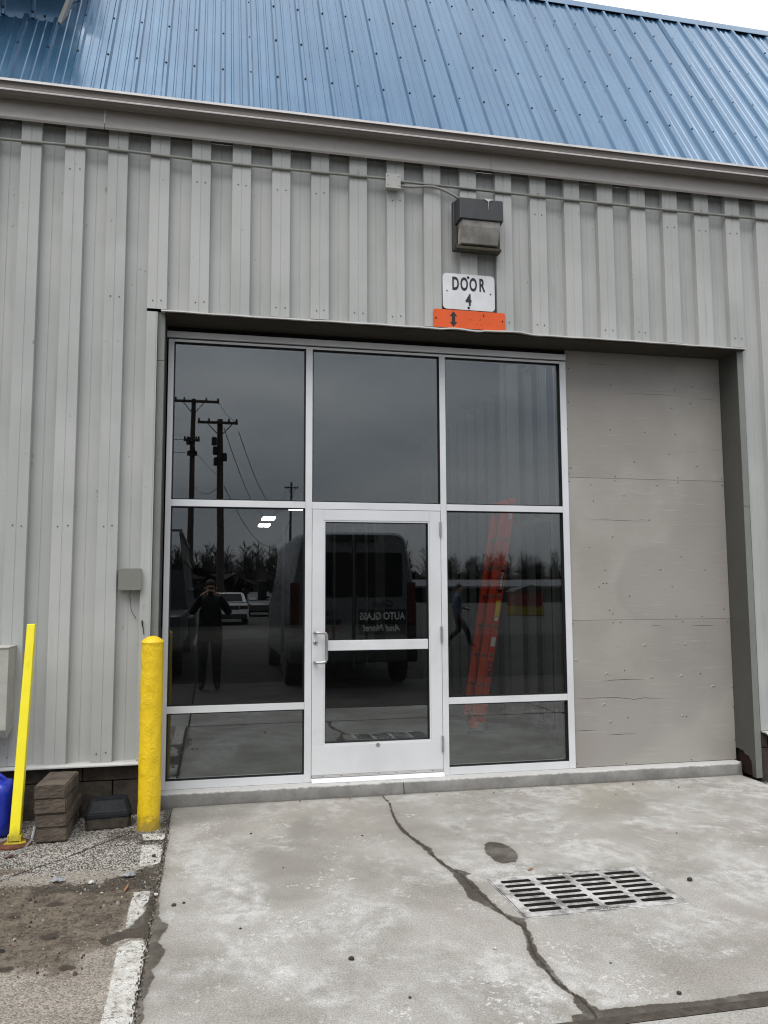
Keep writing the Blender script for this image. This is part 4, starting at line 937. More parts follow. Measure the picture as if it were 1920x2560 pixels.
bx = -1.752
for i, lab in enumerate(("lowest of the four brown concrete pavers stacked by the wall", "second brown paver from the bottom of the stack", "third brown paver from the bottom, with chipped pale corner", "topmost brown concrete paver of the stack by the wall")):
    z0 = G + .088 * i + .001; dx = (0.004, .002, -.003, -.010)[i]; dy = (0.0, .006, -.004, .004)[i]
    m = MB(); nx_, ny_, nz_ = 10, 24, 5; rngb = np.random.RandomState(50 + i)
    hx, Lb, h = .097, (.60, .56, .52, .42)[i], .086
    m.box(-hx, hx, 0, Lb, 0, h)
    o = obj('paver', m, MT['paver'], loc=(bx + dx, -.803 + dy, z0), rot=(0, 0, R((1.0, -1.2, .8, -2.2)[i])))
    bmz = bmesh.new(); bmz.from_mesh(o.data); bmesh.ops.bevel(bmz, geom=bmz.edges[:], offset=.008, segments=2, affect='EDGES')
    bmesh.ops.subdivide_edges(bmz, edges=[e for e in bmz.edges if e.calc_length() > .06], cuts=5, use_grid_fill=True)
    for v in bmz.verts: v.co += Vector(rngb.uniform(-.0016, .0016, 3))
    bmz.to_mesh(o.data); bmz.free()
    tag(o, lab, 'paver', "brown pavers stacked by the wall")

C_ = thing('bait_box', "low black plastic rodent bait box between pavers and bollard", 'bait box', (-1.44, -.46, G))
def rbox(m, x0, x1, y0, y1, z0, z1, c):
    pts = []
    for z, i in ((z0, 0), (z1, 1)):
        for x, y in ((x0[i] + c, y0[i]), (x1[i] - c, y0[i]), (x1[i], y0[i] + c), (x1[i], y1[i] - c), (x1[i] - c, y1[i]), (x0[i] + c, y1[i]), (x0[i], y1[i] - c), (x0[i], y0[i] + c)): pts.append((x, y, z))
    return m.add(pts, [tuple(range(7, -1, -1)), tuple(range(8, 16))] + [(k, (k + 1) % 8, (k + 1) % 8 + 8, k + 8) for k in range(8)])
obj('base', rbox(MB(), (-.142, -.148), (.142, .148), (-.105, -.11), (.105, .11), 0, .072, .02), MT['dirtm'], C_, rot=(0, 0, R(6)), bevel=.004)
ld = obj('lid', rbox(rbox(MB(), (-.153, -.150), (.153, .150), (-.116, -.113), (.116, .113), .070, .100, .022), (-.146, -.116), (.146, .122), (-.109, -.055), (.109, .095), .1002, .172, .022), MT['blackp'], C_, rot=(0, 0, R(6)), bevel=.006)
obj('lid_ridge', MB().box(-.085, .085, -.030, -.020, .1725, .177).box(-.085, -.073, -.0195, .07, .1725, .177).box(.073, .085, -.0195, .07, .1725, .177), MT['blackp'], ld, bevel=.002)

JG = thing('plastic_jug', "blue plastic jug standing behind the yellow post", 'jug', (-2.19, -.50, G))
m = MB(); sec = []
for z, s_, in ((0, .92), (.012, 1.0), (.10, 1.0), (.20, 1.0), (.27, .99), (.305, .93), (.330, .80), (.338, .55)):
    sec.append([(x * s_, y * s_, z) for x, y in rounded(-.155, .155, -.125, .125, .055, 5)])
n = len(sec[0]); m.add([p for s_ in sec for p in s_], [(i * n + k, i * n + (k + 1) % n, (i + 1) * n + (k + 1) % n, (i + 1) * n + k) for i in range(len(sec) - 1) for k in range(n)] + [tuple(range(n - 1, -1, -1)), tuple((len(sec) - 1) * n + k for k in range(n))])
obj('body', m, MT['blue'], JG, smooth=50)
obj('handle', MB().tube([(-.02, 0, .336), (.0, 0, .375), (.05, 0, .378), (.09, 0, .345), (.105, 0, .31)], .014, 10), MT['blue'], JG, smooth=60)
obj('cap', MB().lathe([(.028, .337), (.028, .365), (.022, .368), (0, .368)], (-.09, 0, 0), 18), MT['blue'], JG)

# drain grate
Gt = thing('drain_grate', "square cast iron storm drain grate with four columns of slots set in the apron", 'drain grate', (1.166, -2.30, G))
go = Vector((-1.166, 2.30, -G))
cols = [(.782, .950), (.986, 1.154), (1.188, 1.358), (1.390, 1.566)]; rows = [-2.090 - .0665 * i for i in range(7)]
gm = MB(); cb = [.736, .968, 1.171, 1.374, 1.596]; rb = [-2.034] + [rows[i] - .03325 for i in range(6)] + [-2.566]
for ci, (a, b) in enumerate(cols):
    for ri, yc in enumerate(rows):
        x0, x1, y1, y0 = cb[ci], cb[ci + 1], rb[ri], rb[ri + 1]; q = rounded(a, b, yc - .0195, yc + .0195, .013, 4); nq = len(q)
        oq = []                                          # the same number of points round the cell's outline
        for (x, y), (cx, cy) in zip(q, [(x1, y1)] * 5 + [(x0, y1)] * 5 + [(x0, y0)] * 5 + [(x1, y0)] * 5): oq.append((cx, cy))
        vs = [(x, y, G) for x, y in oq] + [(x, y, G) for x, y in q] + [(x + (.0015 if x < (a + b) / 2 else -.0015) * 0, y, G - .036) for x, y in q]
        fs = []; wl_ = []
        for k_ in range(nq):
            j_ = (k_ + 1) % nq
            fs.append((k_, j_, nq + j_, nq + k_) if oq[k_] != oq[j_] else (k_, nq + j_, nq + k_)); wl_.append((nq + k_, nq + j_, 2 * nq + j_, 2 * nq + k_))
        nv0 = len(gm.v); gm.cur = 0; gm.add(vs, fs); gm.cur = 1
        for f_ in wl_: gm.f.append(tuple(nv0 + i_ for i_ in f_)); gm.m.append(1)
        gm.cur = 0
o = obj('grate', gm, [MT['iron'], MT['grate_wall']], Gt, loc=go)  # slot walls get a much darker colour than the top
o = obj('frame', MB().box(.724, .733, -2.578, -2.022, G - .06, G + .001).box(1.599, 1.608, -2.578, -2.022, G - .06, G + .001).box(.7335, 1.5985, -2.578, -2.569, G - .06, G + .001).box(.7335, 1.5985, -2.031, -2.022, G - .06, G + .001), MT['iron'], Gt, bevel=.002); o.location = go
o = obj('pit', MB().add([(.72, -2.58, G - .05), (1.61, -2.58, G - .05), (1.61, -2.02, G - .05), (.72, -2.02, G - .05), (.72, -2.58, G - .42), (1.61, -2.58, G - .42), (1.61, -2.02, G - .42), (.72, -2.02, G - .42)], [(0, 1, 5, 4), (1, 2, 6, 5), (2, 3, 7, 6), (3, 0, 4, 7), (4, 5, 6, 7)]), MT['dark'], Gt); o.location = go
for b_ in (box(1.030, 1.315, -2.563, -2.541, G + .0004, G + .0020), box(1.130, 1.250, -2.060, -2.040, G + .0004, G + .0020)): o = obj('name_plate', b_, MT['plate'], Gt); o.location = go
me = text_mesh('lettering', 'NEENAH FOUNDRY CO.', .0215, MT['ink'], sx=.98, bold=.0003); o = obj('lettering', me, None, Gt); o.location = Vector((1.172, -2.552, G + .0026)) + go
me = text_mesh('lettering', 'IN USA', .020, MT['ink'], bold=.0003); o = obj('lettering', me, None, Gt); o.location = Vector((1.19, -2.050, G + .0026)) + go

# litter and stones: a few pixels each
def pebble(name, x, y, r_, mat, label, cat, flat=.6, z=G, seed=0, group=None):
    bm = bmesh.new(); bmesh.ops.create_icosphere(bm, subdivisions=1, radius=r_); rg_ = np.random.RandomState(int(abs(x * 977 + y * 331) * 10) % 9999)
    for v in bm.verts: v.co = Vector((v.co.x * rg_.uniform(.75, 1.3), v.co.y * rg_.uniform(.75, 1.3), v.co.z * flat * rg_.uniform(.8, 1.2)))
    me = bpy.data.meshes.new(name); bm.to_mesh(me); bm.free(); me.materials.append(MT[mat])
    o = link(bpy.data.objects.new(name, me)); o.location = (x, y, z + r_ * flat * .8); return tag(o, label, cat, group)
pebble('stone', -.165, -2.828, .014, 'darkstone', "dark clod on the concrete in the middle of the apron", 'stone')
pebble('stone', 1.789, -2.29, .017, 'darkstone', "dark clod on the concrete right of the drain grate", 'stone')
pebble('stone', 1.034, -3.40, .011, 'darkstone', "black stone near the slab joint below the grate", 'stone')
pebble('stone', .471, -2.862, .010, 'chalk', "small white stone left of the lower crack", 'stone')
pebble('stone', .335, -3.151, .008, 'chalk', "tiny white stone lower left of the crack", 'stone')
pebble('stone', -.938, -2.041, .013, 'darkstone', "dark pebble near the left edge of the apron", 'stone')
pebble('stone', -1.089, -1.225, .015, 'darkstone', "black pebble on the second painted stripe", 'stone', z=G - .002)
pebble('stone', -1.392, -1.609, .018, 'chalk', "small white lump on the muddy asphalt", 'stone', z=G - .004)
pebble('stone', -1.036, -1.871, .012, 'chalk', "white pebble in the gap beside the apron", 'stone', z=G)
pebble('stone', -1.315, -1.786, .009, 'chalk', "tiny white pebble on the mud", 'stone', z=G)
pebble('stone', -1.939, -1.042, .030, 'rust', "flat rusty lump near the post base", 'stone', .3)
for i, (x, y) in enumerate(((1.40, -.24), (1.62, -.33), (.95, -.20), (-.10, -.15), (.28, -.16), (.2, -1.1), (2.3, -.5), (2.9, -.4), (-.5, -.9), (2.2, -1.5), (.9, -3.1), (-.62, -2.4), (.0, -3.2), (-.89, -2.02), (-.35, -1.6), (2.6, -.22))):
    pebble('crumb', x, y, random.uniform(.005, .009), 'darkstone', "tiny dark crumb scattered on the pale concrete", 'crumb', group="dark crumbs on the apron")
tag(obj('leaf', MB().add([(-1.201, -1.80, G + .004), (-1.188, -1.765, G + .014), (-1.186, -1.715, G + .022), (-1.208, -1.75, G + .006)], [(0, 1, 2, 3)]), MT['leaf']), "curled brown leaf on the mud by the painted stripe", 'leaf')
tag(obj('leaf', MB().add([(.99, -1.945, G + .003), (1.02, -1.925, G + .008), (1.035, -1.930, G + .004), (1.01, -1.955, G + .003)], [(0, 1, 2, 3)]), MT['leaf']), "small brown leaf above the left corner of the grate", 'leaf')
def crumple(name, cx, cy, w, h, label, seed, mat='film'):
    rg_ = np.random.RandomState(seed); nx_, ny_ = 9, 5; vs = []
    for j in range(ny_):
        for i in range(nx_):
            u, v = i / (nx_ - 1) - .5, j / (ny_ - 1) - .5; e = (1 - 4 * v * v) ** .5 * .6 + .4
            vs.append((cx + u * w * e + rg_.uniform(-.006, .006), cy + v * h + rg_.uniform(-.005, .005), G + .004 + rg_.uniform(0, .022) * (1 - abs(u) * 1.4)))
    return tag(obj(name, MB().add(vs, [(j * nx_ + i, j * nx_ + i + 1, (j + 1) * nx_ + i + 1, (j + 1) * nx_ + i) for j in range(ny_ - 1) for i in range(nx_ - 1)]), MT[mat]), label, 'litter')
crumple('plastic_wrapper', -1.575, -1.54, .085, .05, "crumpled clear plastic wrapper on the asphalt in the mud", 3)
crumple('plastic_wrapper', -1.205, -1.545, .075, .05, "crumpled clear plastic scrap left of the painted stripe", 4)
m = MB(); pth = [(-1.845, -.80, .00), (-1.85, -.84, -.06), (-1.875, -.93, -.090), (-1.91, -1.02, -.092), (-1.955, -1.08, -.092)]
vs = []
for i, (x, y, z) in enumerate(pth): vs += [(x - .006, y - .003, z), (x, y, z + .010), (x + .006, y + .003, z)]
tag(obj('plastic_strip', m.add(vs, [(3 * i + j, 3 * i + j + 1, 3 * i + j + 4, 3 * i + j + 3) for i in range(len(pth) - 1) for j in range(2)]), MT['film']), "clear plastic strip trailing from the pavers past the post base", 'litter')

# ------------------------------------------------------------------ inside the hall, seen through the glass
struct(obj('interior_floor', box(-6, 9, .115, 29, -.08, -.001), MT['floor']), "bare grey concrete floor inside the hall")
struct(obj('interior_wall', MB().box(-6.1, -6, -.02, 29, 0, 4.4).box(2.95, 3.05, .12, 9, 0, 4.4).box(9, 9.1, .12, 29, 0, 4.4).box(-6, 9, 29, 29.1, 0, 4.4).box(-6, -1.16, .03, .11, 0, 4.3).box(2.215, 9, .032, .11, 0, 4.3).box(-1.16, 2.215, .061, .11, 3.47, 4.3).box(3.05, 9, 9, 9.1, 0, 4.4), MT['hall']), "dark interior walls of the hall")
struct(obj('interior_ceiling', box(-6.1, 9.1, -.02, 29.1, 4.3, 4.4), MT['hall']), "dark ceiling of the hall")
for i, (x, y, z) in enumerate(((1.16, 22.2, 4.0), (1.2, 25.2, 4.0), (1.77, 18.4, 4.0))):
    t = thing('strip_light', ("lit fluorescent fitting deep inside the hall, lower of the two", "lit fluorescent fitting farthest back in the hall", "lit fluorescent fitting nearest the door frame inside")[i], 'ceiling light', (x, y, z), 0, "lit strip lights inside the hall")
    obj('fitting', box(-.25, .25, -.5, .5, .05, .12), MT['hall'], t)
    for a in (-.21, .02): obj('tube', box(a, a + .19, -.45, .45, -.01, .049), MT['tube'], t)
for i, (x, y) in enumerate(((1.5, .75),)):  # unseen fill light added behind the header to brighten the ladder
    t = thing('strip_light', "added unseen fill light at the ceiling just inside the entrance", 'ceiling light', (x, y, 4.2), 0, "lit strip lights inside the hall")
    obj('fitting', box(-.75, .75, -.12, .12, .05, .09), MT['stud'], t)
    for a in (-.72, .06): obj('tube', box(a, a + .66, -.08, .08, -.01, .049), MT['fill_tube'], t)
SW = thing('stud_wall', "row of bare steel studs along the right inside the entrance", 'stud wall', (2.62, 1.0, 0))
for i in range(14):
    y = .08 + .405 * i
    obj('stud', MB().box(-.045, .045, y - .001, y + .001, .04, 3.9).box(-.045, -.0435, y - .018, y + .016, .04, 3.9).box(.0435, .045, y - .018, y + .016, .04, 3.9), MT['stud'], SW)
obj('track', box(-.047, .047, 0, 5.5, 0, .038), MT['stud'], SW); obj('track', box(-.047, .047, 0, 5.5, 3.902, 3.93), MT['stud'], SW)
tag(obj('steel_column', MB().box(2.345, 2.475, 1.80, 1.815, 0, 4.29).box(2.345, 2.475, 2.0, 2.015, 0, 4.29).box(2.402, 2.418, 1.816, 1.999, 0, 4.29), MT['column']), "pale steel column standing inside behind the ladder", 'column')
tag(obj('inner_frame', MB().box(2.50, 2.62, 1.00, 1.06, 0, 2.22).box(2.50, 2.62, 1.0605, 1.95, 2.16, 2.22), MT['stud']), "bare metal door frame inside right of the ladder", 'door frame')
PW_ = thing('partition_frame', "open steel partition frame deep inside behind the left panes", 'partition', (.9, 9, 0))
for x in (-.35, .25, .62, 1.0, 1.25): obj('stud', box(x - .02, x + .02, -.04, .04, .0, 2.75 if x < 1.2 else 2.95), MT['stud'], PW_)
obj('frame_post', box(1.42, 1.60, -.05, .05, 0, 3.02), MT['stud'], PW_); obj('top_rail', box(.55, 1.60, -.05, .05, 3.021, 3.11), MT['stud'], PW_)

LD = thing('extension_ladder', "orange fibreglass extension ladder leaning inside the right-hand panes", 'ladder', (2.0, 1.75, 0))
def rail(x0, x1, yy, z0, z1, w):
    xa = x0 + (x1 - x0) * z0 / 2.02; xb = x0 + (x1 - x0) * z1 / 2.02
    m = MB(); m.hexa([(xa - w, yy - .002, z0), (xa + w, yy - .002, z0), (xa + w, yy + .002, z0), (xa - w, yy + .002, z0), (xb - w, yy - .002, z1), (xb + w, yy - .002, z1), (xb + w, yy + .002, z1), (xb - w, yy + .002, z1)])
    for s_ in (-1, 1):
        e = w * s_; d = .004 * s_
        m.hexa([(xa + e - d, yy + .0021, z0), (xa + e, yy + .0021, z0), (xa + e, yy + .028, z0), (xa + e - d, yy + .028, z0), (xb + e - d, yy + .0021, z1), (xb + e, yy + .0021, z1), (xb + e, yy + .028, z1), (xb + e - d, yy + .028, z1)])
    return m
RB, RF = (-.031, .302), (-.111, .222)                    # base and fly section rails, x at floor and at 2.02 m (local)
lm = {}
for nm, (a, b), yy, z0, z1, w in (('b', RB, 0, .03, 2.46, .036), ('f', RF, 0, .06, 2.44, .036), ('b2', RB, .33, .03, 2.46, .036), ('f2', RF, .28, .16, 2.44, .036)):
    lm[nm] = obj('rail', rail(a, b, yy, z0, z1, w), MT['orange'], LD)
for k in range(8):
    z = .19 + .305 * k
    for (a, b), y1 in ((RB, .33), (RF, .28)):
        x = a + (b - a) * z / 2.02
        rg_ = obj('rung', MB().tube([(x, -.006, z), (x, y1 + .006, z)], .0135, 10), MT['rung'], LD)
        obj('rung_ring', MB().lathe([(.012, -.0065), (.019, -.0065), (.0215, -.003), (.0215, -.0022)], (x, 0, z), 14, 'Y'), MT['stud'], rg_)
for (a, b) in (RB, RF):
    obj('foot', MB().box(a - .05, a + .05, -.02, .03, .0, .022), MT['blackp'], LD)
ang = math.atan2(RB[1] - RB[0], 2.02)
def on_rail(z, dx=0): return (RB[0] + (RB[1] - RB[0]) * z / 2.02 + dx, -.0036, z)
def sticker(z0, z1, mat, w=.022, dx=0, par=None):
    a, b = on_rail(z0, dx), on_rail(z1, dx)
    return obj('sticker', MB().hexa([(a[0] - w, -.0032, z0), (a[0] + w, -.0032, z0), (a[0] + w, -.0022, z0), (a[0] - w, -.0022, z0), (b[0] - w, -.0032, z1), (b[0] + w, -.0032, z1), (b[0] + w, -.0022, z1), (b[0] - w, -.0022, z1)]), MT[mat], lm['b'])
sticker(1.45, 1.69, 'ink', .021); sticker(1.20, 1.366, 'label_y', .024); sticker(1.155, 1.195, 'label_w', .020); sticker(.89, .985, 'label_w', .024); sticker(2.235, 2.29, 'label_w', .018); sticker(.33, .385, 'label_w', .024); sticker(.035, .115, 'steel', .034)
def rtext(t, size, z, up, mat, dx=0, bold=.001, sx=1):
    me = text_mesh('lettering', t, size, MT[mat], sx=sx, bold=bold, depth=.0003)
    o = obj('lettering', me, None, lm['b'], rot=(R(90), (-R(90) + ang) if up else (R(90) + ang), 0)); p_ = on_rail(z, dx); o.location = (p_[0], -.0042, z)
rtext('LOUISVILLE', .034, 1.575, True, 'label_w', sx=1.05); rtext('COR', .075, .655, False, 'ink', .0, .0015, 1.1); rtext("16'", .030, 2.262, True, 'ink')

# ------------------------------------------------------------------ behind the photographer, seen mirrored in the glass
def skin_body(name, V, E, rad, mats, parent, pick, sub=2, root=0):
    me = bpy.data.meshes.new(name); me.from_pydata(V, E, []); o = bpy.data.objects.new(name, me); COL.objects.link(o)
    o.modifiers.new('skin', 'SKIN'); s_ = o.modifiers.new('sub', 'SUBSURF'); s_.levels = sub; s_.render_levels = sub
    sv = me.skin_vertices[0].data
    for i, r_ in enumerate(rad): sv[i].radius = r_ if isinstance(r_, tuple) else (r_, r_); sv[i].use_root = (i == root)
    bpy.context.view_layer.update()
    nm = bpy.data.meshes.new_from_object(o.evaluated_get(bpy.context.evaluated_depsgraph_get())); bpy.data.objects.remove(o)
    nm.name = name; nm.materials.clear()
    for m_ in mats: nm.materials.append(m_)
    for p_ in nm.polygons: p_.material_index = pick(p_.center); p_.use_smooth = True
    return link(bpy.data.objects.new(name, nm), parent)
def person(label, loc, rotz, J_, coat, group=None):
    """J_: joint positions in the person's own frame, facing +y."""
    t = thing('person', label, 'person', loc, rotz, group)
    V = []; Rr = []; idx = {}
    def j(n_, p_, r_): idx[n_] = len(V); V.append(p_); Rr.append(r_)
    for n_, p_, r_ in J_['joints']: j(n_, p_, r_)
    E = [(idx[a], idx[b]) for a, b in J_['bones']]
    hd = V[idx['head']]; hands = [V[idx['hand_a']], V[idx['hand_b']]]
    def pick(c):
        if c.z > hd[2] - .10: return 2
        if any((c - Vector(h)).length < .085 for h in hands): return 2
        if c.z < .09: return 3
        return 1 if c.z < .88 else 0
    b = skin_body('body', V, E, Rr, [coat, MT['jeans'], MT['skin'], MT['shoe']], t, pick)
    H_ = Vector(hd)
    m = MB(); 
    vs = []; fs = []; n = 16
    for i in range(9):
        th_ = math.pi * .62 * i / 8
        for k_ in range(n):
            a = 2 * math.pi * k_ / n; r_ = 1.0
            vs.append((H_.x + .088 * math.sin(th_) * math.cos(a), H_.y - .012 + .108 * math.sin(th_) * math.sin(a) - .02 * (i / 8), H_.z + .035 + .112 * math.cos(th_) + (.06 * (i / 8) ** 2 if math.sin(a) > .2 else 0)))
    for i in range(8):
        for k_ in range(n): fs.append((i * n + k_, i * n + (k_ + 1) % n, (i + 1) * n + (k_ + 1) % n, (i + 1) * n + k_))
    obj('hair', m.add(vs, fs), MT['hair'], t, smooth=70)
    fc = MB()
    fc.add([(H_.x - .014, H_.y + .086, H_.z - .028), (H_.x + .014, H_.y + .086, H_.z - .028), (H_.x, H_.y + .088, H_.z + .02), (H_.x, H_.y + .118, H_.z - .026)], [(0, 1, 3), (1, 2, 3), (2, 0, 3), (0, 2, 1)])
    obj('nose', fc, MT['skin'], t)
    for s_ in (-1, 1):
        obj('eye', MB().lathe([(0, .006), (.008, .003), (.010, 0)], (H_.x + s_ * .032, H_.y + .088, H_.z + .018), 10, 'Y'), MT['ink'], t)
        obj('ear', MB().lathe([(0, -.012), (.02, -.008), (.026, 0), (.018, .008), (0, .010)], (H_.x + s_ * .088, H_.y, H_.z), 10, 'X'), MT['skin'], t)
    obj('mouth', MB().box(H_.x - .024, H_.x + .024, H_.y + .082, H_.y + .090, H_.z - .062, H_.z - .054), MT['redp'], t)
    # five fingers on each hand, curled towards what they hold
    for s_, hn, wn_ in ((-1, 'hand_a', 'wrist_a'), (1, 'hand_b', 'wrist_b')):
        h = Vector(V[idx[hn]]); w_ = Vector(V[idx[wn_]]); d = (h - w_).normalized(); curl = Vector(J_['curl'][0 if s_ < 0 else 1]).normalized(); side = d.cross(curl).normalized()
        for f, (o_, ln) in enumerate(((-.030, .062), (-.010, .074), (.010, .070), (.029, .056))):
            p0 = h + side * o_ + d * .02; p1 = p0 + d * ln * .5 + curl * .008; p2 = p1 + d * ln * .28 + curl * .02; p3 = p2 + curl * .022 + d * .004
            obj('finger', MB().tube([p0, p1, p2, p3], [.0092, .0086, .0078, .0062], 8), MT['skin'], t, smooth=60)
        p0 = h - side * .032 - d * .02; obj('thumb', MB().tube([p0, p0 - side * .028 + d * .02 + curl * .012, p0 - side * .030 + d * .05 + curl * .026], [.011, .010, .0075], 8), MT['skin'], t, smooth=60)
    return t
def pose(legs, arms, curl, lean=0.0):
    Jn = [('pelvis', (0, 0, .95), (.185, .14)), ('waist', (0, lean * .3, 1.08), (.19, .15)), ('chest', (0, lean * .7, 1.28), (.205, .145)), ('collar', (0, lean, 1.44), (.11, .085)), ('neck', (0, lean + .01, 1.52), .058), ('head', (0, lean + .03, 1.625), (.078, .092)), ('crown', (0, lean + .025, 1.70), (.066, .08))]
    Bn = [('pelvis', 'waist'), ('waist', 'chest'), ('chest', 'collar'), ('collar', 'neck'), ('neck', 'head'), ('head', 'crown')]
    for s_, n_, (kn, an, toe) in ((-1, 'a', legs[0]), (1, 'b', legs[1])):
        Jn += [('hip_' + n_, (s_ * .11, 0, .88), .118), ('knee_' + n_, kn, .084), ('ankle_' + n_, an, .062), ('toe_' + n_, toe, .040)]
        Bn += [('pelvis', 'hip_' + n_), ('hip_' + n_, 'knee_' + n_), ('knee_' + n_, 'ankle_' + n_), ('ankle_' + n_, 'toe_' + n_)]
    for s_, n_, (el_, wr, hn) in ((-1, 'a', arms[0]), (1, 'b', arms[1])):
        Jn += [('shoulder_' + n_, (s_ * .195, lean, 1.41), .086), ('elbow_' + n_, el_, .064), ('wrist_' + n_, wr, .036), ('hand_' + n_, hn, (.036, .024))]
        Bn += [('collar', 'shoulder_' + n_), ('shoulder_' + n_, 'elbow_' + n_), ('elbow_' + n_, 'wrist_' + n_), ('wrist_' + n_, 'hand_' + n_)]
    return dict(joints=Jn, bones=Bn, curl=curl)
stand = (((-.11, .02, .50), (-.12, -.02, .085), (-.13, .14, .045)), ((.11, .02, .50), (.12, -.02, .085), (.13, .14, .045)))
snap = (((-.30, .12, 1.22), (-.17, .37, 1.47), (-.085, .445, 1.555)), ((.30, .12, 1.22), (.17, .37, 1.47), (.085, .445, 1.555)))
person("person in dark clothes holding up a phone, mirrored in the left pane", (-.785, -7.06, G), 0, pose(stand, snap, ((.9, .3, 0), (-.9, .3, 0))), MT['coat'])
ph = thing('phone', "black phone held up by the mirrored person in dark clothes", 'phone', (-.781, -6.565, 1.46))
obj('case', MB().prism(rounded(-.038, .038, -.075, .078, .010, 4), -.004, .004), MT['blackp'], ph)
obj('lens_bump', MB().box(-.030, .004, .0041, .007, .040, .072), MT['ink'], ph)
walk = (((-.10, .26, .50), (-.10, .36, .12), (-.11, .50, .06)), ((.10, .06, .50), (.10, -.32, .16), (.11, -.22, .05)))
swing = (((-.25, -.10, 1.12), (-.24, .08, .92), (-.23, .14, .86)), ((.25, -.02, 1.14), (.24, .22, 1.08), (.20, .30, 1.06)))
person("person in dark jacket walking across the lot, mirrored in the right pane", (5.9, -15.2, G), R(-70), pose(walk, swing, ((0, .4, .6), (0, .4, .6)), .03), MT['coat2'])

# white van, rear doors towards the building
VX0, VX1, VY = .44, 2.58, -6.62
V_ = thing('white_van', "white high-roof van lettered AUTO GLASS, mirrored in the door glass", 'van', ((VX0 + VX1) / 2, VY, G))
hw = (VX1 - VX0) / 2
def vsec(y, w0, w1, z0, zm, z1, r_=.16):
    """one cross-section: lower half-width w0 up to zm, tumblehome to w1 at z1."""
    pts = [(-w0 + .03, z0), (-w0, z0 + .08), (-w0, zm)]
    for i in range(5): a = R(180 - 22.5 * i); pts.append((-w1 + r_ + r_ * math.cos(a), z1 - r_ + r_ * math.sin(a)))
    pts += [(-x, z) for x, z in reversed(pts)]
    return [(x, y, z) for x, z in pts]
secs = [vsec(-.04, hw - .02, hw - .20, .55, 1.35, 2.50, .20), vsec(-.10, hw, hw - .17, .50, 1.35, 2.54, .20), vsec(-1.0, hw, hw - .15, .42, 1.35, 2.56), vsec(-3.9, hw, hw - .15, .40, 1.35, 2.52), vsec(-4.5, hw - .01, hw - .20, .40, 1.30, 2.28), vsec(-5.05, hw - .04, hw - .16, .40, 1.05, 1.35, .1), vsec(-5.65, hw - .14, hw - .22, .38, .95, 1.10, .1), vsec(-5.75, hw - .22, hw - .3, .42, .8, 1.0, .1)]
def loft(secs):
    n = len(secs[0]); return MB().add([p for s_ in secs for p in s_], [(i * n + k, i * n + (k + 1) % n, (i + 1) * n + (k + 1) % n, (i + 1) * n + k) for i in range(len(secs) - 1) for k in range(n)] + [tuple(range(n)), tuple((len(secs) - 1) * n + k for k in range(n - 1, -1, -1))])
obj('body', loft(secs), MT['van'], V_, smooth=35)
def vp(name, m, mat, **kw): return obj(name, m, MT[mat], V_, **kw)
for a, b in ((-.87, -.03), (.03, .87)):
    dr = vp('rear_door', MB().prism([(a, .70), (b, .70), (b, 2.30), (b - .10 if b > .5 else b, 2.36), (a + .10 if a < -.5 else a, 2.36), (a, 2.30)], -.038, -.018), 'van', bevel=.012)
    obj('rear_window', MB().prism(rounded(a + (.06 if a < -.5 else .004), b - (.06 if b > .5 else .004), 1.47, 2.20, .05), -.0175, -.012), MT['vglass'], dr)
vp('door_seam', box(-.028, .028, -.037, -.030, .70, 2.36), 'bumper')
vp('brake_light', MB().prism(rounded(-.40, .40, 2.40, 2.50, .045), -.06, .03), 'bumper', bevel=.012)
vp('rear_bumper', MB().box(-hw + .02, hw - .02, -.15, .06, .42, .665), 'bumper', bevel=.03)
for s_ in (-1, 1):
    vp('tail_light', MB().box(min(s_ * .90, s_ * 1.04), max(s_ * .90, s_ * 1.04), -.055, -.014, 1.00, 1.72), 'red', bevel=.015)
    vp('turn_light', MB().box(min(s_ * .905, s_ * 1.035), max(s_ * .905, s_ * 1.035), -.055, -.012, .82, .995), 'amber', bevel=.012)
    for y in (-.95, -4.75):
        wh_ = vp('wheel', MB().lathe([(.20, -.115), (.32, -.115), (.345, -.09), (.345, .09), (.32, .115), (.20, .115)], (s_ * (hw - .14), y, .345), 24, 'X'), 'tyre', smooth=40)
        obj('rim', MB().lathe([(0, -.09), (.20, -.10), (.20, .10), (0, .09)], (s_ * (hw - .14), y, .345), 20, 'X'), MT['rim'], wh_)
    vp('side_mirror', MB().box(min(s_ * (hw + .05), s_ * (hw + .24)), max(s_ * (hw + .05), s_ * (hw + .24)), -4.62, -4.50, 1.40, 1.80).box(min(s_ * (hw - .02), s_ * (hw + .08)), max(s_ * (hw - .02), s_ * (hw + .08)), -4.58, -4.53, 1.42, 1.47), 'bumper', bevel=.02)
vp('lettering_panel', box(.07, .865, -.0175, -.0155, .86, 1.27), 'ink'); BACK = (R(90), 0, R(180))
def vt(t, size, x, z, mat, sx=1, sh=0.0, bold=.004):
    o = obj('lettering', text_mesh('lettering', t, size, MT[mat], sx=sx, bold=bold, shear=sh), None, V_, rot=BACK); o.location = (x, -.0145, z)
vt('AUTO GLASS', .165, .468, 1.155, 'label_w', .78); vt('And More!', .145, .46, .965, 'label_w', .95, .25); vt('Glass', .16, .50, 1.36, 'ink', 1.0, .4)
vt('815-', .105, -.40, 1.21, 'ink'); vt('MIRRORS', .105, -.42, 1.08, 'ink', .95); vt('SHOWERS', .105, -.42, .94, 'redp', .95)

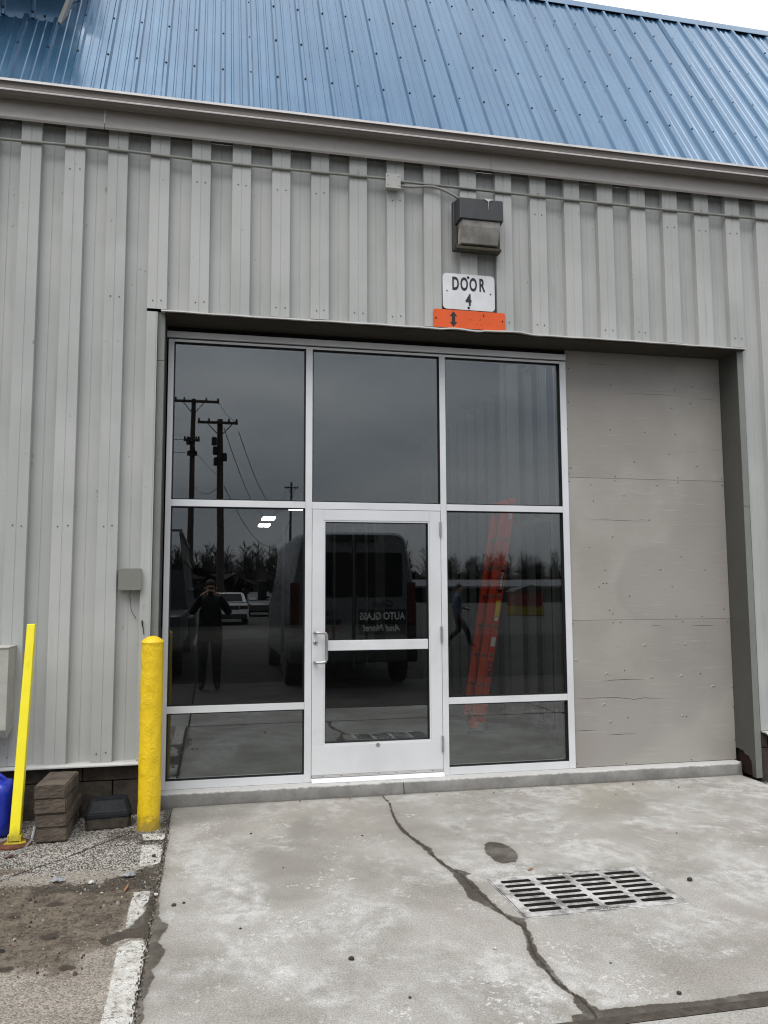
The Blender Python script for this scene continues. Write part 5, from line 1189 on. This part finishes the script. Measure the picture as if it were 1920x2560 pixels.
def car(label, x, y, rotz, paint, name='parked_car'):
    t = thing(name, label, 'car', (x, y, G), rotz)
    w = .88
    b = [vsec(0.0, w - .10, w - .14, .42, .70, .92, .05), vsec(-.10, w, w - .03, .26, .72, 1.02, .05), vsec(-1.3, w, w - .02, .22, .74, 1.00, .05), vsec(-3.2, w, w - .02, .22, .72, .98, .05), vsec(-4.4, w - .05, w - .1, .26, .6, .80, .05), vsec(-4.55, w - .18, w - .24, .36, .55, .70, .05)]
    obj('body', loft(b), paint, t, smooth=40)
    c = [vsec(-.12, w - .05, w - .10, .97, 1.0, 1.06, .03), vsec(-.55, w - .08, w - .20, .97, 1.08, 1.49, .10), vsec(-1.9, w - .08, w - .20, .97, 1.08, 1.52, .10), vsec(-3.0, w - .06, w - .12, .95, .98, 1.04, .03)]
    obj('cabin', loft(c), paint, t, smooth=40)
    obj('rear_window', MB().add([(-.60, -.185, 1.10), (.60, -.185, 1.10), (.52, -.485, 1.44), (-.52, -.485, 1.44), (-.60, -.150, 1.12), (.60, -.150, 1.12), (.52, -.450, 1.46), (-.52, -.450, 1.46)], [(0, 3, 2, 1), (4, 5, 6, 7), (0, 1, 5, 4), (1, 2, 6, 5), (2, 3, 7, 6), (3, 0, 4, 7)]), MT['vglass'], t)
    for s_ in (-1, 1):
        obj('side_window', MB().prism([(-.75, 1.10), (-2.55, 1.10), (-2.1, 1.40), (-.75, 1.42)], s_ * (w - .145), s_ * (w - .075), 'X'), MT['vglass'], t)
        obj('tail_light', box(min(s_ * .45, s_ * .84), max(s_ * .45, s_ * .84), -.06, .008, .72, .90), MT['red'], t, bevel=.01)
        for yy in (-.85, -3.6):
            q = obj('wheel', MB().lathe([(.19, -.10), (.30, -.10), (.32, -.08), (.32, .08), (.30, .10), (.19, .10)], (s_ * (w - .10), yy, .32), 20, 'X'), MT['tyre'], t)
            obj('rim', MB().lathe([(0, -.09), (.19, -.095), (.19, .095), (0, .09)], (s_ * (w - .10), yy, .32), 16, 'X'), MT['rim'], q)
    obj('bumper', box(-w + .06, w - .06, -.12, .04, .28, .50), MT['bumper'] , t, bevel=.03)
    obj('trunk_panel', box(-.44, .44, -.05, .006, .70, .90), MT['bumper'], t, bevel=.01)
    return t
car("white car parked across the lot, mirrored beside the dark figure", .12, -33.3, 0, MT['carw'])
car("dark car parked beyond the white car, mirrored in the left pane", 2.4, -50.5, R(180), MT['card'])

# glass carrying truck at the left
TK = thing('rack_truck', "dark work truck with aluminium glass rack on its side, mirrored at the left", 'truck', (-1.9, -8.6, G))
obj('bed', MB().box(-.75, .60, -5.2, .3, .55, 1.15), MT['card'], TK, bevel=.03); obj('cab', loft([vsec(-5.2, .66, .56, .55, 1.3, 2.1), vsec(-6.6, .66, .56, .5, 1.3, 2.05), vsec(-7.2, .66, .60, .5, 1.1, 1.3, .1), vsec(-8.3, .62, .56, .5, .9, 1.15, .1)]), MT['card'], TK, smooth=35)
for x, y in ((-.62, -.9), (.50, -.9), (-.62, -7.4), (.50, -7.4)):
    q = obj('wheel', MB().lathe([(.2, -.11), (.36, -.11), (.38, -.09), (.38, .09), (.36, .11), (.2, .11)], (x, y, .38), 20, 'X'), MT['tyre'], TK); obj('rim', MB().lathe([(0, -.09), (.2, -.1), (.2, .1), (0, .09)], (x, y, .38), 14, 'X'), MT['rim'], q)
for y in (-.2, -1.6, -3.0, -4.4):
    obj('rack_post', MB().tube([(.82, y, .5), (.56, y, 2.66)], .026, 6), MT['stud'], TK)
for z in (.60, 1.10, 1.62, 2.14, 2.62):
    x = .82 - .26 * (z - .5) / 2.16; obj('rack_rail', MB().box(x - .02, x + .05, -4.6, .0, z - .02, z + .03), MT['stud'], TK)
obj('rack_rail', MB().box(-.75, .60, -.03, .03, 2.66, 2.70).box(-.75, -.70, -.03, .03, 1.15, 2.66), MT['stud'], TK)

# utility poles, wires, trees, far building
def pole(label, x, y, h, r0, r1, arms, box_at=None, lean=0.0):
    t = thing('utility_pole', label, 'utility pole', (x, y, G), 0, "wooden utility poles beyond the lot")
    obj('shaft', MB().tube([(0, 0, 0), (lean * .5, 0, h * .5), (lean, 0, h)], [r0, (r0 + r1) / 2, r1], 12), MT['wood'], t, smooth=60)
    for z, a, b in arms:
        xx = lean * z / h
        ar_ = obj('crossarm', MB().box(xx - a, xx + b, .12, .26, z - .08, z + .08), MT['wood'], t)
        if a > .9: obj('brace', MB().tube([(xx - .55 * a, .19, z - .08), (xx, .16, z - .9)], .03, 5).tube([(xx + .55 * a, .19, z - .08), (xx, .16, z - .9)], .03, 5), MT['wood'], t)
        for q in (-a + .08, -a * .5, b * .5, b - .08): obj('insulator', MB().lathe([(.03, 0), (.07, .02), (.05, .08), (.075, .10), (.045, .18), (0, .20)], (xx + q, .19, z + .08), 8), MT['wire'], ar_)
    if box_at:
        for z, dx in box_at: obj('transformer', MB().lathe([(.16, 0), (.17, .05), (.17, .45), (.12, .52), (0, .54)], (dx, .12, z), 12), MT['wire'], t)
    return t
pole("tallest wooden utility pole with wide crossarm, leftmost in the glass", -2.25, -50, 14.8, .24, .15, ((14.6, 1.30, 1.72), (11.9, .6, .5), (10.9, .35, .35)), ((11.0, .12), (11.6, -.16)), .12)
pole("pale wooden utility pole with short crossarm, second from left in the glass", -.20, -46, 12.6, .26, .17, ((12.35, 1.40, 1.10),), ((10.3, -.42), (9.6, -.36), (10.9, -.5), (9.9, .12)), -.16)
pole("thin distant utility pole, mirrored near the first mullion", 10.3, -110, 17.2, .22, .14, ((16.4, 1.0, 1.0),))
def wire(a, b, sag, label, n=16):
    a, b = Vector(a), Vector(b); pts = []
    for i in range(n + 1): t = i / n; p_ = a.lerp(b, t); p_.z -= sag * 4 * t * (1 - t); pts.append(p_)
    tag(obj('power_line', MB().tube(pts, .016 + .00012 * (a - b).length, 4), MT['wire']), label, 'power line', "overhead lines strung between the poles")
wire((-.45, -49.8, 14.5), (.75, -45.8, 12.3), .25, "slack line from the tall pole's crossarm to the second pole")
wire((.80, -45.8, 11.7), (10.9, -109.8, 16.3), 4.2, "outer line from the second pole to the distant pole")
wire((-.1, -45.8, 11.9), (9.6, -109.8, 16.3), 5.0, "inner line from the second pole to the distant pole")
wire((-2.1, -49.8, 11.3), (-.30, -45.8, 8.7), .15, "steep line from the tall pole down to the second pole")
wire((-.05, -46, 8.2), (10.3, -109.8, 12.0), 4.0, "lowest heavy line from the second pole to the distant pole")
wire((-2.2, -49.8, 8.9), (-.30, -46, 8.3), .7, "loop of slack cable low between the two near poles")
wire((-2.2, -49.8, 11.9), (-14, -49, 12.4), .5, "upper line leaving the tall pole to the left")
wire((-2.2, -49.8, 11.0), (-14, -49, 11.2), .5, "lower line leaving the tall pole to the left")

rt = np.random.RandomState(77); tm = MB()
def tri_twig(p, q, w):
    d = (q - p); s_ = d.cross(Vector((0, 1, 0)));
    if s_.length < 1e-6: s_ = Vector((1, 0, 0))
    s_ = s_.normalized() * w; f_ = Vector((0, w, 0))
    tm.add([p - s_, p + s_, p + f_, q], [(0, 1, 3), (1, 2, 3), (2, 0, 3)])
for i in range(520):
    x = rt.uniform(-60, 175); y = -rt.uniform(140, 185); h = rt.uniform(7.0, 10.5) * (1.25 if rt.rand() < .06 else 1) * (.88 if x > 45 else 1)
    base = Vector((x, y, G)); top = base + Vector((rt.uniform(-.6, .6), 0, h)); tri_twig(base, top, .14)
    for k in range(34):
        t_ = rt.uniform(.22, .97); p_ = base.lerp(top, t_); a = rt.uniform(-1.0, 1.0); ln = h * .34 * (1.15 - t_) + .5
        q_ = p_ + Vector((math.sin(a) * ln, rt.uniform(-1, 1), abs(math.cos(a)) * ln * .9)); tri_twig(p_, q_, .06)
        for _ in range(4):
            p2 = p_.lerp(q_, rt.uniform(.3, .9)); a2 = a + rt.uniform(-.7, .7); tri_twig(p2, p2 + Vector((math.sin(a2), rt.uniform(-.3, .3), math.cos(a2))) * ln * .45, .035)
o = obj('tree_line', tm, MT['bark']); o['kind'] = 'stuff'; o['label'] = "dark line of bare winter trees beyond the lot"
um = MB()
for i in range(900):                                     # undergrowth that closes the foot of the wood
    x = rt.uniform(-62, 178); y = -rt.uniform(132, 178); s_ = rt.uniform(1.5, 3.4)
    pts = [Vector((x + rt.uniform(-1, 1) * s_, y + rt.uniform(-1, 1) * s_, G + rt.uniform(0, 1.9) * s_)) for _ in range(7)]
    um.add(pts, [(0, 1, 2), (2, 3, 4), (4, 5, 6), (0, 3, 6), (1, 4, 5), (2, 5, 0)])
o = obj('undergrowth', um, MT['bark']); o['kind'] = 'stuff'; o['label'] = "brown winter undergrowth at the foot of the tree line"
WH = thing('warehouse', "long low pale warehouse far across the lot, mirrored in the right pane", 'warehouse', (48, -98, G))
obj('wall', box(-24, 24, -8, 0, 0, 1.9), MT['hall'], WH); obj('roof', MB().prism([(-8.4, 1.9), (.4, 1.9), (.4, 2.2), (-4, 3.1), (-8.4, 2.2)], -24.5, 24.5, 'X'), MT['shed'], WH)
for x in (-18, -6, 6, 18): obj('dock_door', box(x - 1.5, x + 1.5, .0005, .06, 0, 1.6), MT['shed'], WH)
SH = thing('red_shed', "small red shed with yellow base across the lot, mirrored behind the ladder", 'shed', (19.1, -42.5, G))
obj('wall', box(-.9, .9, -1.5, 0, .55, 1.5), MT['redp'], SH); obj('base', box(-.95, .95, -1.55, .03, 0, .549), MT['yelp'], SH); obj('roof', MB().prism([(-1.0, 1.5), (1.0, 1.5), (.9, 1.62), (.2, 1.95), (-.9, 1.62)], -1.6, .1), MT['bumper'], SH)
